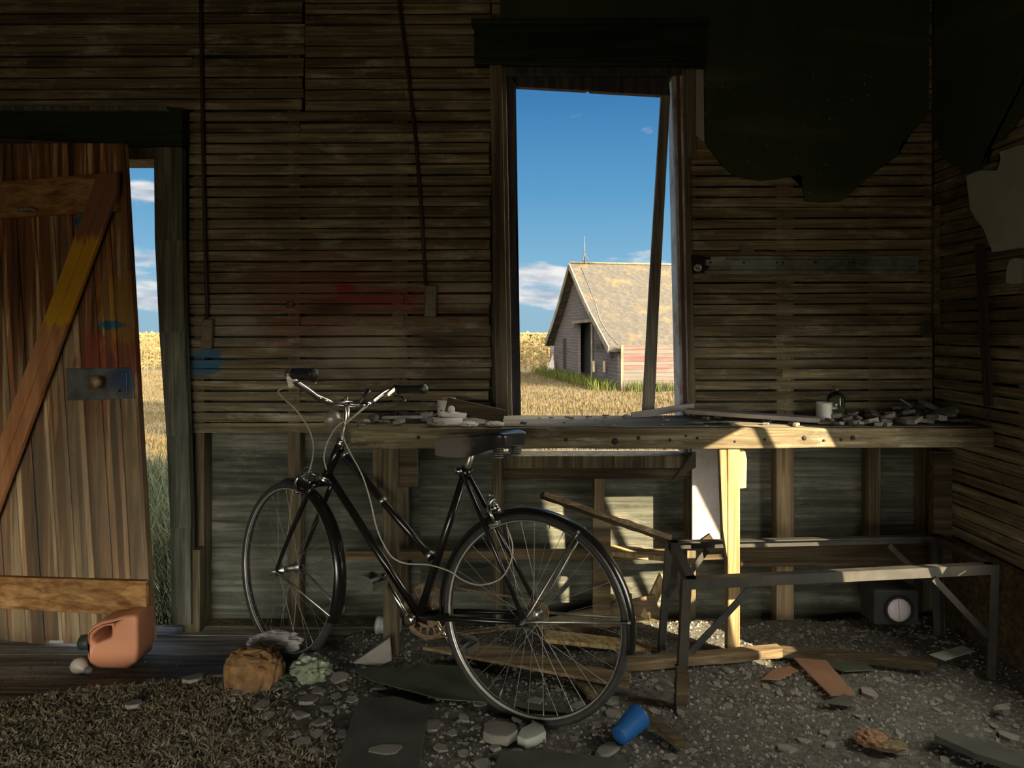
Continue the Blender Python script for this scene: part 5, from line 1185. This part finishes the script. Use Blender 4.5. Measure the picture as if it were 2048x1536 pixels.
MB().tube([ST_-(ST_-BBp).normalized()*.03, Q(.243, 0, .872)], .0125, 16).build('seat_post', M['alloy'], bike)
# chainring, chain, cranks, pedals
cc = BBp-lf*.044; tp = []; NT_ = 46
for i in range(NT_*4):
    a = 2*PI*i/(NT_*4); r = .098 if i % 4 in (1, 2) else .0925; tp.append(cc+hd*math.cos(a)*r+upv*math.sin(a)*r)
hl = []
for i in range(15):
    a0 = 2*PI*(i+.10)/15; a1 = 2*PI*(i+.90)/15; hl.append([cc+hd*math.cos(a)*r+upv*math.sin(a)*r for a, r in ((a0, .083), ((a0+a1)/2, .084), (a1, .083), (a1, .058), ((a0+a1)/2, .057), (a0, .058))])
for i in range(3):
    a0 = 2*PI*(i+.14)/3; a1 = 2*PI*(i+.86)/3; hl.append([cc+hd*math.cos(a)*r+upv*math.sin(a)*r for a, r in ((a0, .050), (a0*.5+a1*.5, .051), (a1, .050), (a1*.8+a0*.2, .024), (a0*.8+a1*.2, .024))])
MB().prism(tp, lf*-.0025, hl).build('chainring', M['rusty'], bike)
cg = rc-lf*.044; tp = []
for i in range(18*4):
    a = 2*PI*i/72; r = .041 if i % 4 in (1, 2) else .036; tp.append(cg+hd*math.cos(a)*r+upv*math.sin(a)*r)
MB().prism(tp, lf*-.003).build('sprocket', M['rusty'], bike)
ang = lambda c, r, a0, a1, n: [c+hd*math.cos(a0+(a1-a0)*i/n)*r+upv*math.sin(a0+(a1-a0)*i/n)*r for i in range(n+1)]
pts = ang(cc-lf*.001, .0955, -PI/2, PI/2, 26)+ang(cg-lf*.001, .0395, PI/2, 1.5*PI, 14)
dense = []
for i in range(len(pts)):
    a, b = pts[i], pts[(i+1) % len(pts)]; k_ = max(1, int((b-a).length/.012))
    dense += [a.lerp(b, j/k_) for j in range(k_)]
MB().tube(dense, [.0034 if i % 2 else .0046 for i in range(len(dense))], 6, closed=True).build('chain', M['rusty'], bike)
cd = (Q(.556, 0, .408)-BBp).normalized()
MB().lathe([(.0, -.062), (.008, -.062), (.008, .062), (0, .062)], BBp, lf, 12).build('crank_axle', M['alloy'], bike)
for sg in (1, -1):
    a = BBp+lf*sg*.058; b = BBp+lf*sg*.072+cd*sg*.172; m = MB().tube([a, a.lerp(b, .5), b], [.0115, .0085, .0080], 12); m.lathe([(.019, -.012), (.020, -.008), (.020, .008), (.017, .013), (.008, .014), (0, .014)], a, lf*sg, 20); m.lathe([(.012, -.008), (.012, .008)], b, lf*sg, 16)
    ck = m.build('crank', M['chrome'], bike)
    pa = b+lf*sg*.012; fw = hd*.97+upv*.22 if sg > 0 else hd; fw = (fw-lf*fw.dot(lf)).normalized(); uw = fw.cross(lf)
    m = MB().tube([pa-lf*sg*.006, pa+lf*sg*.092], .009, 12)
    for e in (.008, .088):
        m.bar(pa+lf*sg*e-fw*.036, pa+lf*sg*e+fw*.036, .004, .024, uw)
    for e in (-1, 1):
        m.bar(pa+lf*sg*.006+fw*e*.036, pa+lf*sg*.090+fw*e*.036, .004, .024, uw)
    m.prism([pa+lf*sg*.090+fw*a_*.040*1+uw*b_*.030 for a_, b_ in ((-1, -.3), (-.6, -.8), (.6, -.8), (1, -.3), (.8, .5), (.3, .9), (-.3, .9), (-.8, .5))], lf*sg*.003)
    m.build('pedal', M['pedal'], bike)
# stays
m = MB()
for o in (-1, 1):
    for (s, z) in ((-.166, .640), (-.333, .385)):
        d = Q(s, 0, z)-rc; d = rc+d.normalized()*.338+lf*o*.027; m.tube([rc+lf*o*.064, rc.lerp(d, .12)+lf*o*.045, d], .0046, 8); m.lathe([(.007, -.002), (.007, .003), (0, .004)], d, lf*o, 10)
m.build('mudguard_stay', M['alloy'], bike)
m = MB()
for o in (-1, 1):
    a = D2(197); d = fc+(us*math.cos(a)+wf*math.sin(a))*.338+ls*o*.027; m.tube([fc+ls*o*.058, fc.lerp(d, .15)+ls*o*.045, d], .0042, 8)
m.build('mudguard_stay', M['alloy'], bike)
# brake callipers
def calliper(c, l, f, u, name):
    m = MB(); m.lathe([(.010, -.028), (.012, -.022), (.012, .024), (.007, .032), (0, .033)], c, f, 14)
    for o in (-1, 1):
        pts = smooth([c+l*o*-.018+u*.026, c+l*o*.010+u*.022, c+l*o*.034+u*.008, c+l*o*.040-u*.018, c+l*o*.030-u*.046]); m.tube([p+f*.012*(1+.4*o) for p in pts], .0058, 9)
        q = c+l*o*.022-u*.050+f*.010; m.bar(q-f*.026, q+f*.026, .010, .012, u)
        m.lathe([(.007, 0), (.008, .006), (.005, .012), (0, .013)], q+l*o*.004, l*o, 10)
    m.tube(smooth([c+l*.03+u*.026+f*.02, c+l*.01+u*.045+f*.02, c-l*.02+u*.036+f*.02]), .003, 7)
    return m.build(name, M['chrome'], bike)
d = (BP(990, 1042)-rc); d.normalize(); calliper(rc+d*.366+hd*.0, lf, d.cross(lf)*-1 if (d.cross(lf)).dot(hd) > 0 else d.cross(lf), d, 'brake_calliper')
d = (BP(626, 962)-fc); d = (d-ls*d.dot(ls)).normalized(); calliper(fc+d*.368, ls, (d.cross(ls) if d.cross(ls).dot(us) > 0 else ls.cross(d)), d, 'brake_calliper')
# cables
def cable(pts, r=.0024): return MB().tube(smooth(pts, 8), r, 7).build('brake_cable', M['housing'], bike)
cable([W(582, 772, 2.25), W(570, 775, 2.25), W(557, 782, 2.26), W(563, 793, 2.28), W(590, 818, 2.33), W(612, 848, 2.38), W(625, 880, 2.43), W(626, 912, 2.46), W(617, 946, 2.46)])
cable([W(775, 791, 2.66), W(745, 800, 2.58), W(715, 826, 2.47), W(700, 838, 2.43), W(675, 852, 2.42), W(655, 885, 2.44), W(648, 915, 2.45), W(653, 940, 2.44)])
cable([W(735, 812, 2.50), W(705, 836, 2.42), W(690, 850, 2.40), W(686, 872, 2.38), W(700, 905, 2.36), W(724, 950, 2.33), W(740, 1000, 2.31), W(753, 1055, 2.30), W(768, 1090, 2.29), W(785, 1115, 2.28), W(812, 1127, 2.27), W(858, 1130, 2.25), W(900, 1143, 2.22), W(925, 1160, 2.18), W(960, 1170, 2.15), W(1000, 1158, 2.12), W(1021, 1125, 2.11), W(1025, 1090, 2.12), W(1014, 1055, 2.14)])
